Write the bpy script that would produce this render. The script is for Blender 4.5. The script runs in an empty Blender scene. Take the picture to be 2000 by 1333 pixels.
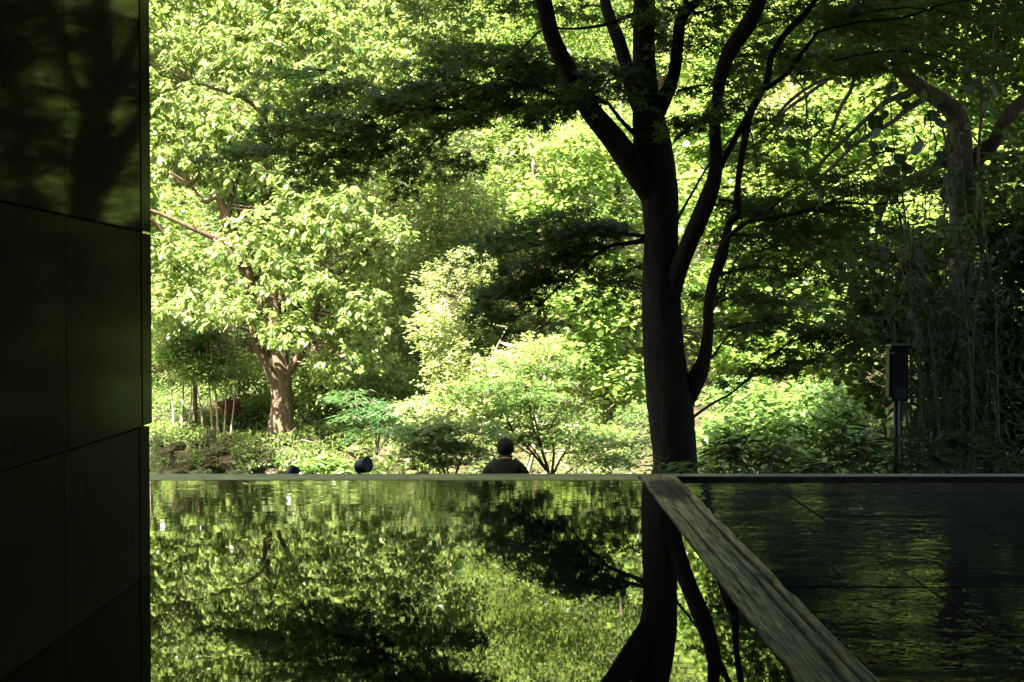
import bpy, math, random
import numpy as np
from mathutils import Vector, Matrix, noise as mn

random.seed(7); rng = np.random.default_rng(7)
S = bpy.context.scene
COL = S.collection
R = math.radians

# ------------------------------------------------------------------ camera, sky, sun, exposure
CH = 0.74                     # camera height over the water
F = 2400.0                    # focal length in photograph pixels
cam_d = bpy.data.cameras.new("camera"); cam = bpy.data.objects.new("camera", cam_d); COL.objects.link(cam)
cam_d.sensor_width = 36; cam_d.lens = 36 * F / 2000
cam_d.clip_start = 0.05; cam_d.clip_end = 600
cam.location = (0, 0, CH); cam.rotation_euler = (R(90) - math.atan(58.5 / F), 0, 0)
S.camera = cam

SUN_EL, SUN_AZ = 52.0, 217.0   # azimuth of the sun, degrees clockwise from +Y
w = bpy.data.worlds.new("World"); S.world = w; w.use_nodes = True
nt = w.node_tree; nt.nodes.clear()
sky = nt.nodes.new("ShaderNodeTexSky"); sky.sky_type = 'NISHITA'; sky.sun_disc = False
sky.sun_elevation = R(SUN_EL); sky.sun_rotation = R(SUN_AZ)
sky.dust_density = 6.0; sky.ozone_density = 0.4
bg = nt.nodes.new("ShaderNodeBackground"); bg.inputs[1].default_value = 0.05
ow = nt.nodes.new("ShaderNodeOutputWorld")
nt.links.new(sky.outputs[0], bg.inputs[0]); nt.links.new(bg.outputs[0], ow.inputs[0])
sd = bpy.data.lights.new("sun", 'SUN'); sd.energy = 5.0; sd.angle = R(0.5); sd.color = (1.0, 0.93, 0.79)
sun = bpy.data.objects.new("sun", sd); COL.objects.link(sun)
to_sun = Vector((math.sin(R(SUN_AZ)) * math.cos(R(SUN_EL)), math.cos(R(SUN_AZ)) * math.cos(R(SUN_EL)), math.sin(R(SUN_EL))))
sun.rotation_euler = (-to_sun).to_track_quat('-Z', 'Y').to_euler()
S.view_settings.view_transform = 'Standard'; S.view_settings.look = 'None'
S.view_settings.exposure = 3.7; S.view_settings.gamma = 1.0; S.view_settings.use_curve_mapping = False
S.render.engine = 'CYCLES'
S.cycles.max_bounces = 6; S.cycles.diffuse_bounces = 3; S.cycles.glossy_bounces = 3
S.cycles.transmission_bounces = 2; S.cycles.transparent_max_bounces = 4
S.cycles.sample_clamp_indirect = 4.0

def at(px, py, D):
    """a point of the place, from where the photograph shows it and how far it is"""
    return np.array([(px - 1000.0) / F * D, D, CH - (py - 608.0) / F * D])

# ------------------------------------------------------------------ object helpers
def tag(o, label=None, cat=None, group=None, kind=None):
    if label: o['label'] = label
    if cat: o['category'] = cat
    if group: o['group'] = group
    if kind: o['kind'] = kind
    return o

def empty(name, loc, label, cat, group=None):
    o = bpy.data.objects.new(name, None); COL.objects.link(o); o.location = loc
    o.empty_display_size = 0.2
    return tag(o, label, cat, group)

class MB:
    """collects faces (in world coordinates) and links them as one object"""
    def __init__(s): s.v = []; s.f = []; s.n = 0; s.t = []
    def add(s, verts, faces, tint=None):
        verts = np.asarray(verts, float).reshape(-1, 3)
        s.v.append(verts)
        if isinstance(faces, np.ndarray): s.f.append(faces + s.n)
        else:
            by = {}
            for f in faces: by.setdefault(len(f), []).append(f)
            for k in by: s.f.append(np.array(by[k]) + s.n)
        s.t.append(np.full(len(verts), random.random()) if tint is None else tint)
        s.n += len(verts)
    def box(s, a, b, bev=0.0, tint=None):
        x0, y0, z0 = a; x1, y1, z1 = b
        if bev <= 0:
            v = [(x0,y0,z0),(x1,y0,z0),(x1,y1,z0),(x0,y1,z0),(x0,y0,z1),(x1,y0,z1),(x1,y1,z1),(x0,y1,z1)]
            s.add(v, [(0,3,2,1),(4,5,6,7),(0,1,5,4),(1,2,6,5),(2,3,7,6),(3,0,4,7)], tint)
        else:
            e = bev
            v = [(x0,y0,z0),(x1,y0,z0),(x1,y1,z0),(x0,y1,z0),(x0,y0,z1-e),(x1,y0,z1-e),(x1,y1,z1-e),(x0,y1,z1-e),
                 (x0+e,y0+e,z1),(x1-e,y0+e,z1),(x1-e,y1-e,z1),(x0+e,y1-e,z1)]
            s.add(v, [(0,3,2,1),(0,1,5,4),(1,2,6,5),(2,3,7,6),(3,0,4,7),(4,5,9,8),(5,6,10,9),(6,7,11,10),(7,4,8,11),(8,9,10,11)], tint)
    def tube(s, pts, rad, sides=8, rough=0.0, cap=True):
        pts = np.asarray(pts, float); rad = np.asarray(rad, float); n = len(pts)
        d = np.gradient(pts, axis=0); d /= np.linalg.norm(d, axis=1)[:, None] + 1e-9
        ref = np.array([0.13, 1.0, 0.07]) if abs(d[:, 1]).mean() < 0.8 else np.array([1.0, 0.1, 0.05])
        u = np.cross(d, ref); u /= np.linalg.norm(u, axis=1)[:, None] + 1e-9
        w_ = np.cross(d, u)
        a = np.linspace(0, 2 * np.pi, sides, endpoint=False)
        rr = rad[:, None] * np.ones(sides)[None]
        if rough:
            ph = random.random() * 6
            i = np.arange(n)[:, None]
            rr = rr * (1 + rough * (np.sin(2 * a + ph + i * .21) * .6 + np.sin(3 * a - ph + i * .13) * .5 + np.sin(5 * a + i * .35) * .25 + rng.normal(0, .22, (n, sides))))
        v = pts[:, None] + rr[..., None] * (np.cos(a)[None, :, None] * u[:, None] + np.sin(a)[None, :, None] * w_[:, None])
        i, j = np.meshgrid(np.arange(n - 1), np.arange(sides), indexing='ij')
        j2 = (j + 1) % sides
        f = np.stack([i * sides + j, i * sides + j2, (i + 1) * sides + j2, (i + 1) * sides + j], -1).reshape(-1, 4)
        s.add(v.reshape(-1, 3), f)
        if cap and sides > 3:
            s.f.append(np.array([list(range(sides - 1, -1, -1)), [(n - 1) * sides + k for k in range(sides)]]) + s.n - n * sides)
    def mesh(s, name, smooth=False):
        me = bpy.data.meshes.new(name)
        v = np.concatenate(s.v); me.vertices.add(len(v)); me.vertices.foreach_set("co", v.ravel())
        tot = np.concatenate([np.full(len(f), f.shape[1]) for f in s.f]); loops = np.concatenate([f.ravel() for f in s.f])
        me.loops.add(len(loops)); me.loops.foreach_set("vertex_index", loops.astype(np.int32))
        me.polygons.add(len(tot)); st = np.concatenate([[0], np.cumsum(tot)[:-1]])
        me.polygons.foreach_set("loop_start", st.astype(np.int32)); me.polygons.foreach_set("loop_total", tot.astype(np.int32))
        at_ = me.attributes.new("tint", 'FLOAT', 'POINT'); at_.data.foreach_set("value", np.concatenate(s.t).astype(np.float32))
        me.update(calc_edges=True)
        me.polygons.foreach_set("use_smooth", np.full(len(tot), smooth))
        return me
    def build(s, name, mat, parent=None, smooth=False):
        me = s.mesh(name, smooth)
        if parent is not None: me.transform(Matrix.Translation(-parent_loc(parent)))
        me.materials.append(mat)
        o = bpy.data.objects.new(name, me); COL.objects.link(o)
        if parent is not None: o.parent = parent
        return o

def parent_loc(p):
    l = Vector(p.location)
    while p.parent: p = p.parent; l += Vector(p.location)
    return l

def spline(pts, step=6):
    """smooth a polyline of (x,y,z,r) rows"""
    p = np.array(pts, float)
    if len(p) < 3: step = max(step, 4)
    q = np.vstack([2 * p[0] - p[1], p, 2 * p[-1] - p[-2]]); out = []
    for i in range(1, len(q) - 2):
        for t in np.linspace(0, 1, step, endpoint=False):
            a, b, c, d = q[i - 1], q[i], q[i + 1], q[i + 2]
            out.append(.5 * ((2 * b) + (c - a) * t + (2 * a - 5 * b + 4 * c - d) * t * t + (3 * b - a - 3 * c + d) * t ** 3))
    out.append(q[-2]); return np.array(out)

def limb(rows):
    """rows of (px, py, D, width_px) -> rows of (x, y, z, r)"""
    return [(*at(a, b, D), w_ / F * D / 2) for a, b, D, w_ in rows]

# ------------------------------------------------------------------ materials
def mat_nodes(name):
    m = bpy.data.materials.new(name); m.use_nodes = True; n = m.node_tree
    n.nodes.clear(); out = n.nodes.new("ShaderNodeOutputMaterial")
    return m, n, out

def N(n, t, **kw):
    x = n.nodes.new(t)
    for k, v in kw.items():
        if k.startswith('i_'): x.inputs[k[2:].replace('_', ' ')].default_value = v
        else: setattr(x, k, v)
    return x

def noise_tex(n, scale, detail=4, stretch=(1, 1, 1), rough=.55, dist=0):
    tc = n.nodes.new("ShaderNodeTexCoord"); mp = n.nodes.new("ShaderNodeMapping"); mp.inputs['Scale'].default_value = stretch
    no = n.nodes.new("ShaderNodeTexNoise"); no.inputs['Scale'].default_value = scale; no.inputs['Detail'].default_value = detail
    no.inputs['Roughness'].default_value = rough; no.inputs['Distortion'].default_value = dist
    n.links.new(tc.outputs['Object'], mp.inputs[0]); n.links.new(mp.outputs[0], no.inputs['Vector'])
    return no

def ramp(n, src, stops):
    r = n.nodes.new("ShaderNodeValToRGB"); e = r.color_ramp.elements
    while len(e) < len(stops): e.new(0.5)
    for k, (p, c) in enumerate(stops):
        e[k].position = p; e[k].color = (c, c, c, 1) if not isinstance(c, tuple) else (*c, 1)
    n.links.new(src, r.inputs[0]); return r

def leaf_mat(name, dark, light, trans, tw=.42, rough=.42, spec=.4):
    m, n, out = mat_nodes(name)
    a = N(n, "ShaderNodeAttribute", attribute_name="tint")
    oi = n.nodes.new("ShaderNodeObjectInfo")
    r = ramp(n, a.outputs['Fac'], [(0, dark), (.55, tuple((x + y) / 2 for x, y in zip(dark, light))), (1, light)])
    p = n.nodes.new("ShaderNodeBsdfPrincipled"); n.links.new(r.outputs[0], p.inputs['Base Color'])
    p.inputs['Roughness'].default_value = rough; p.inputs['Specular IOR Level'].default_value = spec
    t = n.nodes.new("ShaderNodeBsdfTranslucent")
    r2 = ramp(n, a.outputs['Fac'], [(0, tuple(x * .7 for x in trans)), (1, trans)]); n.links.new(r2.outputs[0], t.inputs[0])
    mx = n.nodes.new("ShaderNodeMixShader"); mx.inputs[0].default_value = tw
    n.links.new(p.outputs[0], mx.inputs[1]); n.links.new(t.outputs[0], mx.inputs[2]); n.links.new(mx.outputs[0], out.inputs[0])
    return m

def bark_mat(name, c1, c2, scale=9, bump=.6, stretch=(1, 1, .22), moss=None):
    m, n, out = mat_nodes(name)
    no = noise_tex(n, scale, 8, stretch, .65, .6)
    r = ramp(n, no.outputs[0], [(.3, c1), (.72, c2)])
    p = n.nodes.new("ShaderNodeBsdfPrincipled"); p.inputs['Roughness'].default_value = .85; p.inputs['Specular IOR Level'].default_value = .2
    src = r.outputs[0]
    if moss:
        n2 = noise_tex(n, 3.0, 4); r2 = ramp(n, n2.outputs[0], [(.5, 0.0), (.62, 1.0)])
        mx = n.nodes.new("ShaderNodeMix"); mx.data_type = 'RGBA'; mx.inputs[7].default_value = (*moss, 1)
        n.links.new(r2.outputs[0], mx.inputs[0]); n.links.new(src, mx.inputs[6]); src = mx.outputs[2]
    n.links.new(src, p.inputs['Base Color'])
    b = n.nodes.new("ShaderNodeBump"); b.inputs['Strength'].default_value = bump; b.inputs['Distance'].default_value = .03
    n.links.new(no.outputs[0], b.inputs['Height']); n.links.new(b.outputs[0], p.inputs['Normal'])
    n.links.new(p.outputs[0], out.inputs[0]); return m

def plain(name, c, rough=.6, spec=.4, metal=0, var=.25, scale=20):
    m, n, out = mat_nodes(name)
    no = noise_tex(n, scale, 5)
    r = ramp(n, no.outputs[0], [(.3, tuple(x * (1 - var) for x in c)), (.7, tuple(min(1, x * (1 + var)) for x in c))])
    p = n.nodes.new("ShaderNodeBsdfPrincipled"); n.links.new(r.outputs[0], p.inputs['Base Color'])
    p.inputs['Roughness'].default_value = rough; p.inputs['Specular IOR Level'].default_value = spec; p.inputs['Metallic'].default_value = metal
    n.links.new(p.outputs[0], out.inputs[0]); return m

M = {}
M['magnolia_leaf'] = leaf_mat('magnolia_leaf', (.035, .08, .028), (.22, .28, .085), (.44, .56, .15), .44, .28, .7)
M['wood_leaf'] = leaf_mat('wood_leaf', (.028, .065, .018), (.18, .24, .07), (.36, .50, .09), .42, .45, .5)
M['pale_leaf'] = leaf_mat('pale_leaf', (.13, .19, .06), (.30, .32, .14), (.45, .52, .16), .4, .5, .4)
M['katsura_leaf'] = leaf_mat('katsura_leaf', (.04, .09, .02), (.18, .25, .07), (.38, .53, .11), .48, .4, .35)
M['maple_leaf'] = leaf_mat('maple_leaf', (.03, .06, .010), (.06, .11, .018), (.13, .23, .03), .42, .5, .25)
M['young_leaf'] = leaf_mat('young_leaf', (.05, .11, .025), (.12, .19, .05), (.28, .43, .09), .42, .42, .4)
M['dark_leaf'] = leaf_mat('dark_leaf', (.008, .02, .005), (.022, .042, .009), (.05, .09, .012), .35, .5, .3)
M['blue_leaf'] = leaf_mat('blue_leaf', (.025, .075, .028), (.06, .13, .045), (.12, .26, .06), .35, .45, .3)
M['grass'] = leaf_mat('grass_blade', (.05, .11, .02), (.20, .22, .06), (.28, .36, .06), .35, .5, .3)
M['red_leaf'] = leaf_mat('red_leaf', (.14, .03, .02), (.25, .07, .04), (.35, .08, .04), .4, .5, .3)
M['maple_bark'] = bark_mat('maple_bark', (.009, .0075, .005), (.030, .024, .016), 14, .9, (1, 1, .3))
M['old_bark'] = bark_mat('old_bark', (.05, .036, .022), (.14, .10, .062), 10, .9)
M['pale_bark'] = bark_mat('pale_bark', (.13, .10, .065), (.30, .25, .17), 12, .5)
M['mossy_bark'] = bark_mat('mossy_bark', (.05, .036, .025), (.14, .10, .066), 10, .8, moss=(.035, .05, .02))
M['twig'] = bark_mat('twig_bark', (.06, .045, .03), (.14, .11, .07), 20, .3)
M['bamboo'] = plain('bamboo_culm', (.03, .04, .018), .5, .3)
M['cloth'] = plain('jacket_cloth', (.010, .0105, .006), .9, .15, 0, .3, 60)
M['skin'] = plain('skin', (.20, .11, .07), .5, .35)
M['hair'] = plain('hair', (.008, .007, .006), .9, .1, 0, .4, 90)
M['trousers'] = plain('trouser_cloth', (.03, .032, .04), .9, .15)
M['black_metal'] = plain('black_metal', (.008, .008, .008), .45, .45, .2)
M['grey_metal'] = plain('grey_metal', (.035, .035, .032), .5, .4, .3)
M['lens'] = plain('spotlight_lens', (.006, .006, .005), .5, .15)
M['rock'] = bark_mat('bank_rock', (.035, .028, .016), (.12, .10, .062), 6, 1.0, (1, 1, 1), moss=(.045, .065, .018))
M['root'] = bark_mat('dry_root', (.07, .05, .03), (.16, .12, .08), 10, .5)
M['concrete'] = plain('building_concrete', (.13, .125, .115), .85, .2, 0, .15, 2)
M['dark_interior'] = plain('dark_stone_interior', (.03, .03, .027), .6, .3, 0, .2, 3)

def ground_mat():
    m, n, out = mat_nodes('forest_floor')
    a = noise_tex(n, .7, 8, (1, 1, 1), .7); b = noise_tex(n, 14, 6, (1, 1, 1), .7)
    r1 = ramp(n, a.outputs[0], [(.4, (.02, .03, .010)), (.5, (.035, .034, .018)), (.6, (.075, .055, .032))])
    r2 = ramp(n, b.outputs[0], [(.35, .45), (.65, 1.3)])
    mx = n.nodes.new("ShaderNodeMix"); mx.data_type = 'RGBA'; mx.blend_type = 'MULTIPLY'; mx.inputs[0].default_value = 1
    n.links.new(r1.outputs[0], mx.inputs[6]); n.links.new(r2.outputs[0], mx.inputs[7])
    p = n.nodes.new("ShaderNodeBsdfPrincipled"); p.inputs['Roughness'].default_value = .95; p.inputs['Specular IOR Level'].default_value = .1
    n.links.new(mx.outputs[2], p.inputs['Base Color'])
    bu = n.nodes.new("ShaderNodeBump"); bu.inputs['Strength'].default_value = .8; bu.inputs['Distance'].default_value = .08
    n.links.new(b.outputs[0], bu.inputs['Height']); n.links.new(bu.outputs[0], p.inputs['Normal'])
    n.links.new(p.outputs[0], out.inputs[0]); return m
M['ground'] = ground_mat()

def water_mat():
    m, n, out = mat_nodes('still_water_on_black_stone')
    a = noise_tex(n, 11, 3, (.35, 1, 1), .5)       # long low ripples across the view
    b = noise_tex(n, 55, 2, (.5, 1, 1), .5)
    # stronger ripples near the far kerb, where the water runs over
    tc = n.nodes.new("ShaderNodeTexCoord"); sx = n.nodes.new("ShaderNodeSeparateXYZ"); n.links.new(tc.outputs['Object'], sx.inputs[0])
    mr = n.nodes.new("ShaderNodeMapRange"); mr.inputs[1].default_value = 3.9; mr.inputs[2].default_value = 5.2; mr.inputs[3].default_value = .05; mr.inputs[4].default_value = .45
    n.links.new(sx.outputs['Y'], mr.inputs[0])
    ad = n.nodes.new("ShaderNodeMath"); ad.operation = 'MULTIPLY_ADD'; ad.inputs[1].default_value = .12
    n.links.new(b.outputs[0], ad.inputs[0]); n.links.new(a.outputs[0], ad.inputs[2])
    ml = n.nodes.new("ShaderNodeMath"); ml.operation = 'MULTIPLY'; n.links.new(ad.outputs[0], ml.inputs[0]); n.links.new(mr.outputs[0], ml.inputs[1])
    bu = n.nodes.new("ShaderNodeBump"); bu.inputs['Strength'].default_value = .5; bu.inputs['Distance'].default_value = .0022
    n.links.new(ml.outputs[0], bu.inputs['Height'])
    p = n.nodes.new("ShaderNodeBsdfPrincipled"); p.inputs['Base Color'].default_value = (.006, .007, .005, 1)
    p.inputs['Roughness'].default_value = .012; p.inputs['IOR'].default_value = 1.62
    n.links.new(bu.outputs[0], p.inputs['Normal']); n.links.new(p.outputs[0], out.inputs[0]); return m
M['water'] = water_mat()

def paving_mat():
    m, n, out = mat_nodes('wet_slate_paving')
    a = noise_tex(n, 17, 2, (.9, 1.0, 1), .5); b = noise_tex(n, 2.2, 3, (.6, 1, 1), .5)
    c = noise_tex(n, 160, 3)
    rr = ramp(n, b.outputs[0], [(.40, .01), (.60, .03), (.72, .34)])
    cr = ramp(n, c.outputs[0], [(.3, (.008, .008, .007)), (.7, (.022, .022, .019))])
    bu = n.nodes.new("ShaderNodeBump"); bu.inputs['Strength'].default_value = 1; bu.inputs['Distance'].default_value = .0021
    n.links.new(a.outputs[0], bu.inputs['Height'])
    b2 = n.nodes.new("ShaderNodeBump"); b2.inputs['Strength'].default_value = .04; b2.inputs['Distance'].default_value = .0004
    n.links.new(c.outputs[0], b2.inputs['Height']); n.links.new(bu.outputs[0], b2.inputs['Normal'])
    p = n.nodes.new("ShaderNodeBsdfPrincipled"); p.inputs['IOR'].default_value = 1.22
    n.links.new(cr.outputs[0], p.inputs['Base Color']); n.links.new(rr.outputs[0], p.inputs['Roughness'])
    n.links.new(b2.outputs[0], p.inputs['Normal'])
    # the film of water is patchy: between the wet patches the slate is almost matt
    e = noise_tex(n, 3.1, 6, (.5, 1.2, 1), .7); fr = ramp(n, e.outputs[0], [(.36, .10), (.48, .26), (.60, .72)])
    df = n.nodes.new("ShaderNodeBsdfDiffuse"); n.links.new(cr.outputs[0], df.inputs[0]); mx = n.nodes.new("ShaderNodeMixShader")
    n.links.new(fr.outputs[0], mx.inputs[0]); n.links.new(df.outputs[0], mx.inputs[1]); n.links.new(p.outputs[0], mx.inputs[2]); n.links.new(mx.outputs[0], out.inputs[0]); return m
M['paving'] = paving_mat()

def stone_wall_mat(name, rough, ior, streak, gloss=.7):
    m, n, out = mat_nodes(name)
    a = noise_tex(n, 220, 3); b = noise_tex(n, 5, 4, (1, 1, .5)); c = noise_tex(n, 10, 3, (1, .5, 3))
    cr = ramp(n, a.outputs[0], [(.3, (.024, .017, .008)), (.7, (.052, .038, .019))])
    rr = ramp(n, b.outputs[0], [(.3, rough * .8), (.7, rough * 1.25)])
    bu = n.nodes.new("ShaderNodeBump"); bu.inputs['Strength'].default_value = .3; bu.inputs['Distance'].default_value = streak
    n.links.new(c.outputs[0], bu.inputs['Height'])
    p = n.nodes.new("ShaderNodeBsdfPrincipled"); p.inputs['IOR'].default_value = ior; p.inputs['Specular Tint'].default_value = (1, .78, .42, 1)
    p.inputs['Specular IOR Level'].default_value = .5
    n.links.new(cr.outputs[0], p.inputs['Base Color']); n.links.new(rr.outputs[0], p.inputs['Roughness'])
    n.links.new(bu.outputs[0], p.inputs['Normal'])
    df = n.nodes.new("ShaderNodeBsdfDiffuse"); n.links.new(cr.outputs[0], df.inputs[0]); mx = n.nodes.new("ShaderNodeMixShader"); mx.inputs[0].default_value = gloss
    n.links.new(df.outputs[0], mx.inputs[1]); n.links.new(p.outputs[0], mx.inputs[2]); n.links.new(mx.outputs[0], out.inputs[0]); return m
M['wall_polished'] = stone_wall_mat('polished_dark_granite', .05, 1.2, .0004, .42)
M['wall_honed'] = stone_wall_mat('honed_dark_granite', .13, 1.08, .0006)
M['wall_matt'] = stone_wall_mat('matt_dark_granite', .3, 1.05, .0008)

def timber_mat(name, c1, c2, along='Y', wet=.3, stain=True):
    m, n, out = mat_nodes(name)
    st = (46, 2.2, 10) if along == 'Y' else (2.2, 46, 10)
    a = noise_tex(n, 2.6, 8, st, .65, .3); b = noise_tex(n, 7, 5)
    cr = ramp(n, a.outputs[0], [(.36, tuple(x * .2 for x in c1)), (.45, c1), (.62, c2)])
    src = cr.outputs[0]
    if stain:   # a rust brown tannin stain where the two timbers meet
        tc = n.nodes.new("ShaderNodeTexCoord"); mp = n.nodes.new("ShaderNodeMapping")
        mp.inputs['Location'].default_value = (-.65 / .15, -5.05 / .55, 0); mp.inputs['Scale'].default_value = (1 / .15, 1 / .55, 1)
        ln = n.nodes.new("ShaderNodeVectorMath"); ln.operation = 'LENGTH'
        n.links.new(tc.outputs['Object'], mp.inputs[0]); n.links.new(mp.outputs[0], ln.inputs[0])
        ad = n.nodes.new("ShaderNodeMath"); ad.operation = 'MULTIPLY_ADD'; ad.inputs[1].default_value = .6
        n.links.new(a.outputs[0], ad.inputs[0]); n.links.new(ln.outputs['Value'], ad.inputs[2])
        rs = ramp(n, ad.outputs[0], [(.75, 1.0), (1.0, 0.0)])
        rs.color_ramp.elements[0].position = .75; rs.color_ramp.elements[1].position = 1.15 - .15
        mx = n.nodes.new("ShaderNodeMix"); mx.data_type = 'RGBA'; mx.inputs[7].default_value = (.03, .012, .005, 1)
        n.links.new(rs.outputs[0], mx.inputs[0]); n.links.new(src, mx.inputs[6]); src = mx.outputs[2]
    if along == 'Y':   # shade of the grooves and splits painted into the colour, plus fine grain
        ta = N(n, "ShaderNodeAttribute", attribute_name="tint"); tr_ = ramp(n, ta.outputs['Fac'], [(0, .06), (.55, .75), (1, 1.25)])
        fn = noise_tex(n, 2.2, 3, (150, 2.5, 10), .6); fr_ = ramp(n, fn.outputs[0], [(.35, .45), (.6, 1.15)])
        for sr in (tr_, fr_):
            mm = n.nodes.new("ShaderNodeMix"); mm.data_type = 'RGBA'; mm.blend_type = 'MULTIPLY'; mm.inputs[0].default_value = 1
            n.links.new(src, mm.inputs[6]); n.links.new(sr.outputs[0], mm.inputs[7]); src = mm.outputs[2]
    rr = ramp(n, b.outputs[0], [(.35, wet), (.65, wet + .3)])
    bu = n.nodes.new("ShaderNodeBump"); bu.inputs['Strength'].default_value = .8; bu.inputs['Distance'].default_value = .004
    n.links.new(a.outputs[0], bu.inputs['Height'])
    p = n.nodes.new("ShaderNodeBsdfPrincipled"); p.inputs['IOR'].default_value = 1.4; p.inputs['Specular Tint'].default_value = (.95, .9, .55, 1); p.inputs['Specular IOR Level'].default_value = .3 if along == 'Y' else .5
    n.links.new(src, p.inputs['Base Color']); n.links.new(rr.outputs[0], p.inputs['Roughness'])
    n.links.new(bu.outputs[0], p.inputs['Normal']); n.links.new(p.outputs[0], out.inputs[0]); return m
M['timber'] = timber_mat('weathered_timber', (.17, .155, .045), (.38, .34, .12), 'Y', .5)
M['edge_timber'] = timber_mat('wet_edge_timber', (.17, .16, .06), (.34, .31, .13), 'X', .2, False)
M['kerb'] = plain('grey_stone_kerb', (.10, .10, .09), .35, .5, 0, .3, 8)

# ------------------------------------------------------------------ large structure
def interp(x, pts):
    return np.interp(x, [p[0] for p in pts], [p[1] for p in pts])
PROFILE = [(-40, -1.2), (5.0, -1.2), (5.75, -1.0), (6.2, -.62), (9.4, -.62), (10.2, -.95), (11.2, -1.5), (13.6, -1.57), (18, -2.7), (22, -3.7), (26.5, -3.8),
           (28, -3.35), (28.8, -2.75), (29.6, -2.2), (33, -1.9), (36, -1.0), (50, 7.5), (70, 20), (110, 42)]
def ground_z(x, y):
    z = interp(y, PROFILE)
    bump = (np.sin(x * .9 + y * .35) * .12 + np.sin(x * .37 - y * .8) * .15 + np.sin(x * 2.3 + 1) * np.sin(y * 1.9) * .05) * np.clip((y - 8) / 8, 0, 1)
    z = z + bump + np.clip((np.abs(x) - 12) / 30, 0, 1) * np.clip((y - 15) / 20, 0, 1) * 5
    return z
def gz(x, y): return float(ground_z(np.array(x), np.array(y)))

gx = np.concatenate([np.linspace(-90, -20, 20, endpoint=False), np.linspace(-20, 20, 160), np.linspace(20, 90, 21)[1:]])
gy = np.concatenate([np.linspace(-60, 5, 14, endpoint=False), np.linspace(5, 36, 150), np.linspace(36, 120, 60)[1:]])
X, Y = np.meshgrid(gx, gy, indexing='ij'); Z = ground_z(X, Y) + rng.normal(0, .015, X.shape)
mb = MB(); nx, ny = X.shape
i, j = np.meshgrid(np.arange(nx - 1), np.arange(ny - 1), indexing='ij')
mb.add(np.stack([X, Y, Z], -1).reshape(-1, 3), np.stack([i * ny + j, (i + 1) * ny + j, (i + 1) * ny + j + 1, i * ny + j + 1], -1).reshape(-1, 4))
tag(mb.build('ground', M['ground'], smooth=True), kind='structure')

WX = -1.015       # plane of the stone wall
EY = 5.36         # near side of the far kerb
mb = MB(); mb.box((-3.5, -5, -.3), (.563, EY, 0)); tag(mb.build('water', M['water']), kind='structure')

# paving: slabs of wet slate, a joint's depth apart, on a dark bed
bed = MB(); bed.box((.74, -5, -.6), (7.0, EY, -.034)); pav = tag(bed.build('pavement', M['dark_interior']), kind='structure')
xs = [.737, 1.128, 1.62, 2.13, 2.64, 3.15, 3.66, 4.2]
ys = [-.6, -.03, .54, 1.11, 1.68, 2.25, 2.82, 3.33, 3.90, 4.48, 5.04, EY]
for a in range(len(xs) - 1):
    for b in range(len(ys) - 1):
        g = .0028; h = -.012 + random.uniform(-.0012, .0012)
        m_ = MB(); m_.box((xs[a] + g, ys[b] + g, -.033), (xs[a + 1] - g, ys[b + 1] - g, h), .0022)
        m_.build('paving_slab', M['paving'], pav)

# far kerb: wet edge timber with a thin stone lip beyond; right of the long timber a darker raised kerb
ek = MB(); ek.box((-3.5, EY + .001, -.2), (.562, EY + .130, .002), .003)
edge = ek.build('edge_timber', M['edge_timber']); tag(edge, 'pale wet timber lying across the far end of the pool', 'timber')
lip = MB(); lip.box((-9, EY + .137, -1.2), (9, EY + .215, .000), .003)
tag(lip.build('kerb', M['kerb']), 'thin grey stone kerb closing off the terrace beyond the water', 'kerb', kind='structure')
rk = MB(); rk.box((.745, EY + .001, -.2), (7.0, EY + .131, -.032), .003)
tag(rk.build('kerb_face', M['dark_interior']), 'dark kerb face behind the wet slate paving', 'kerb', kind='structure')

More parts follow.
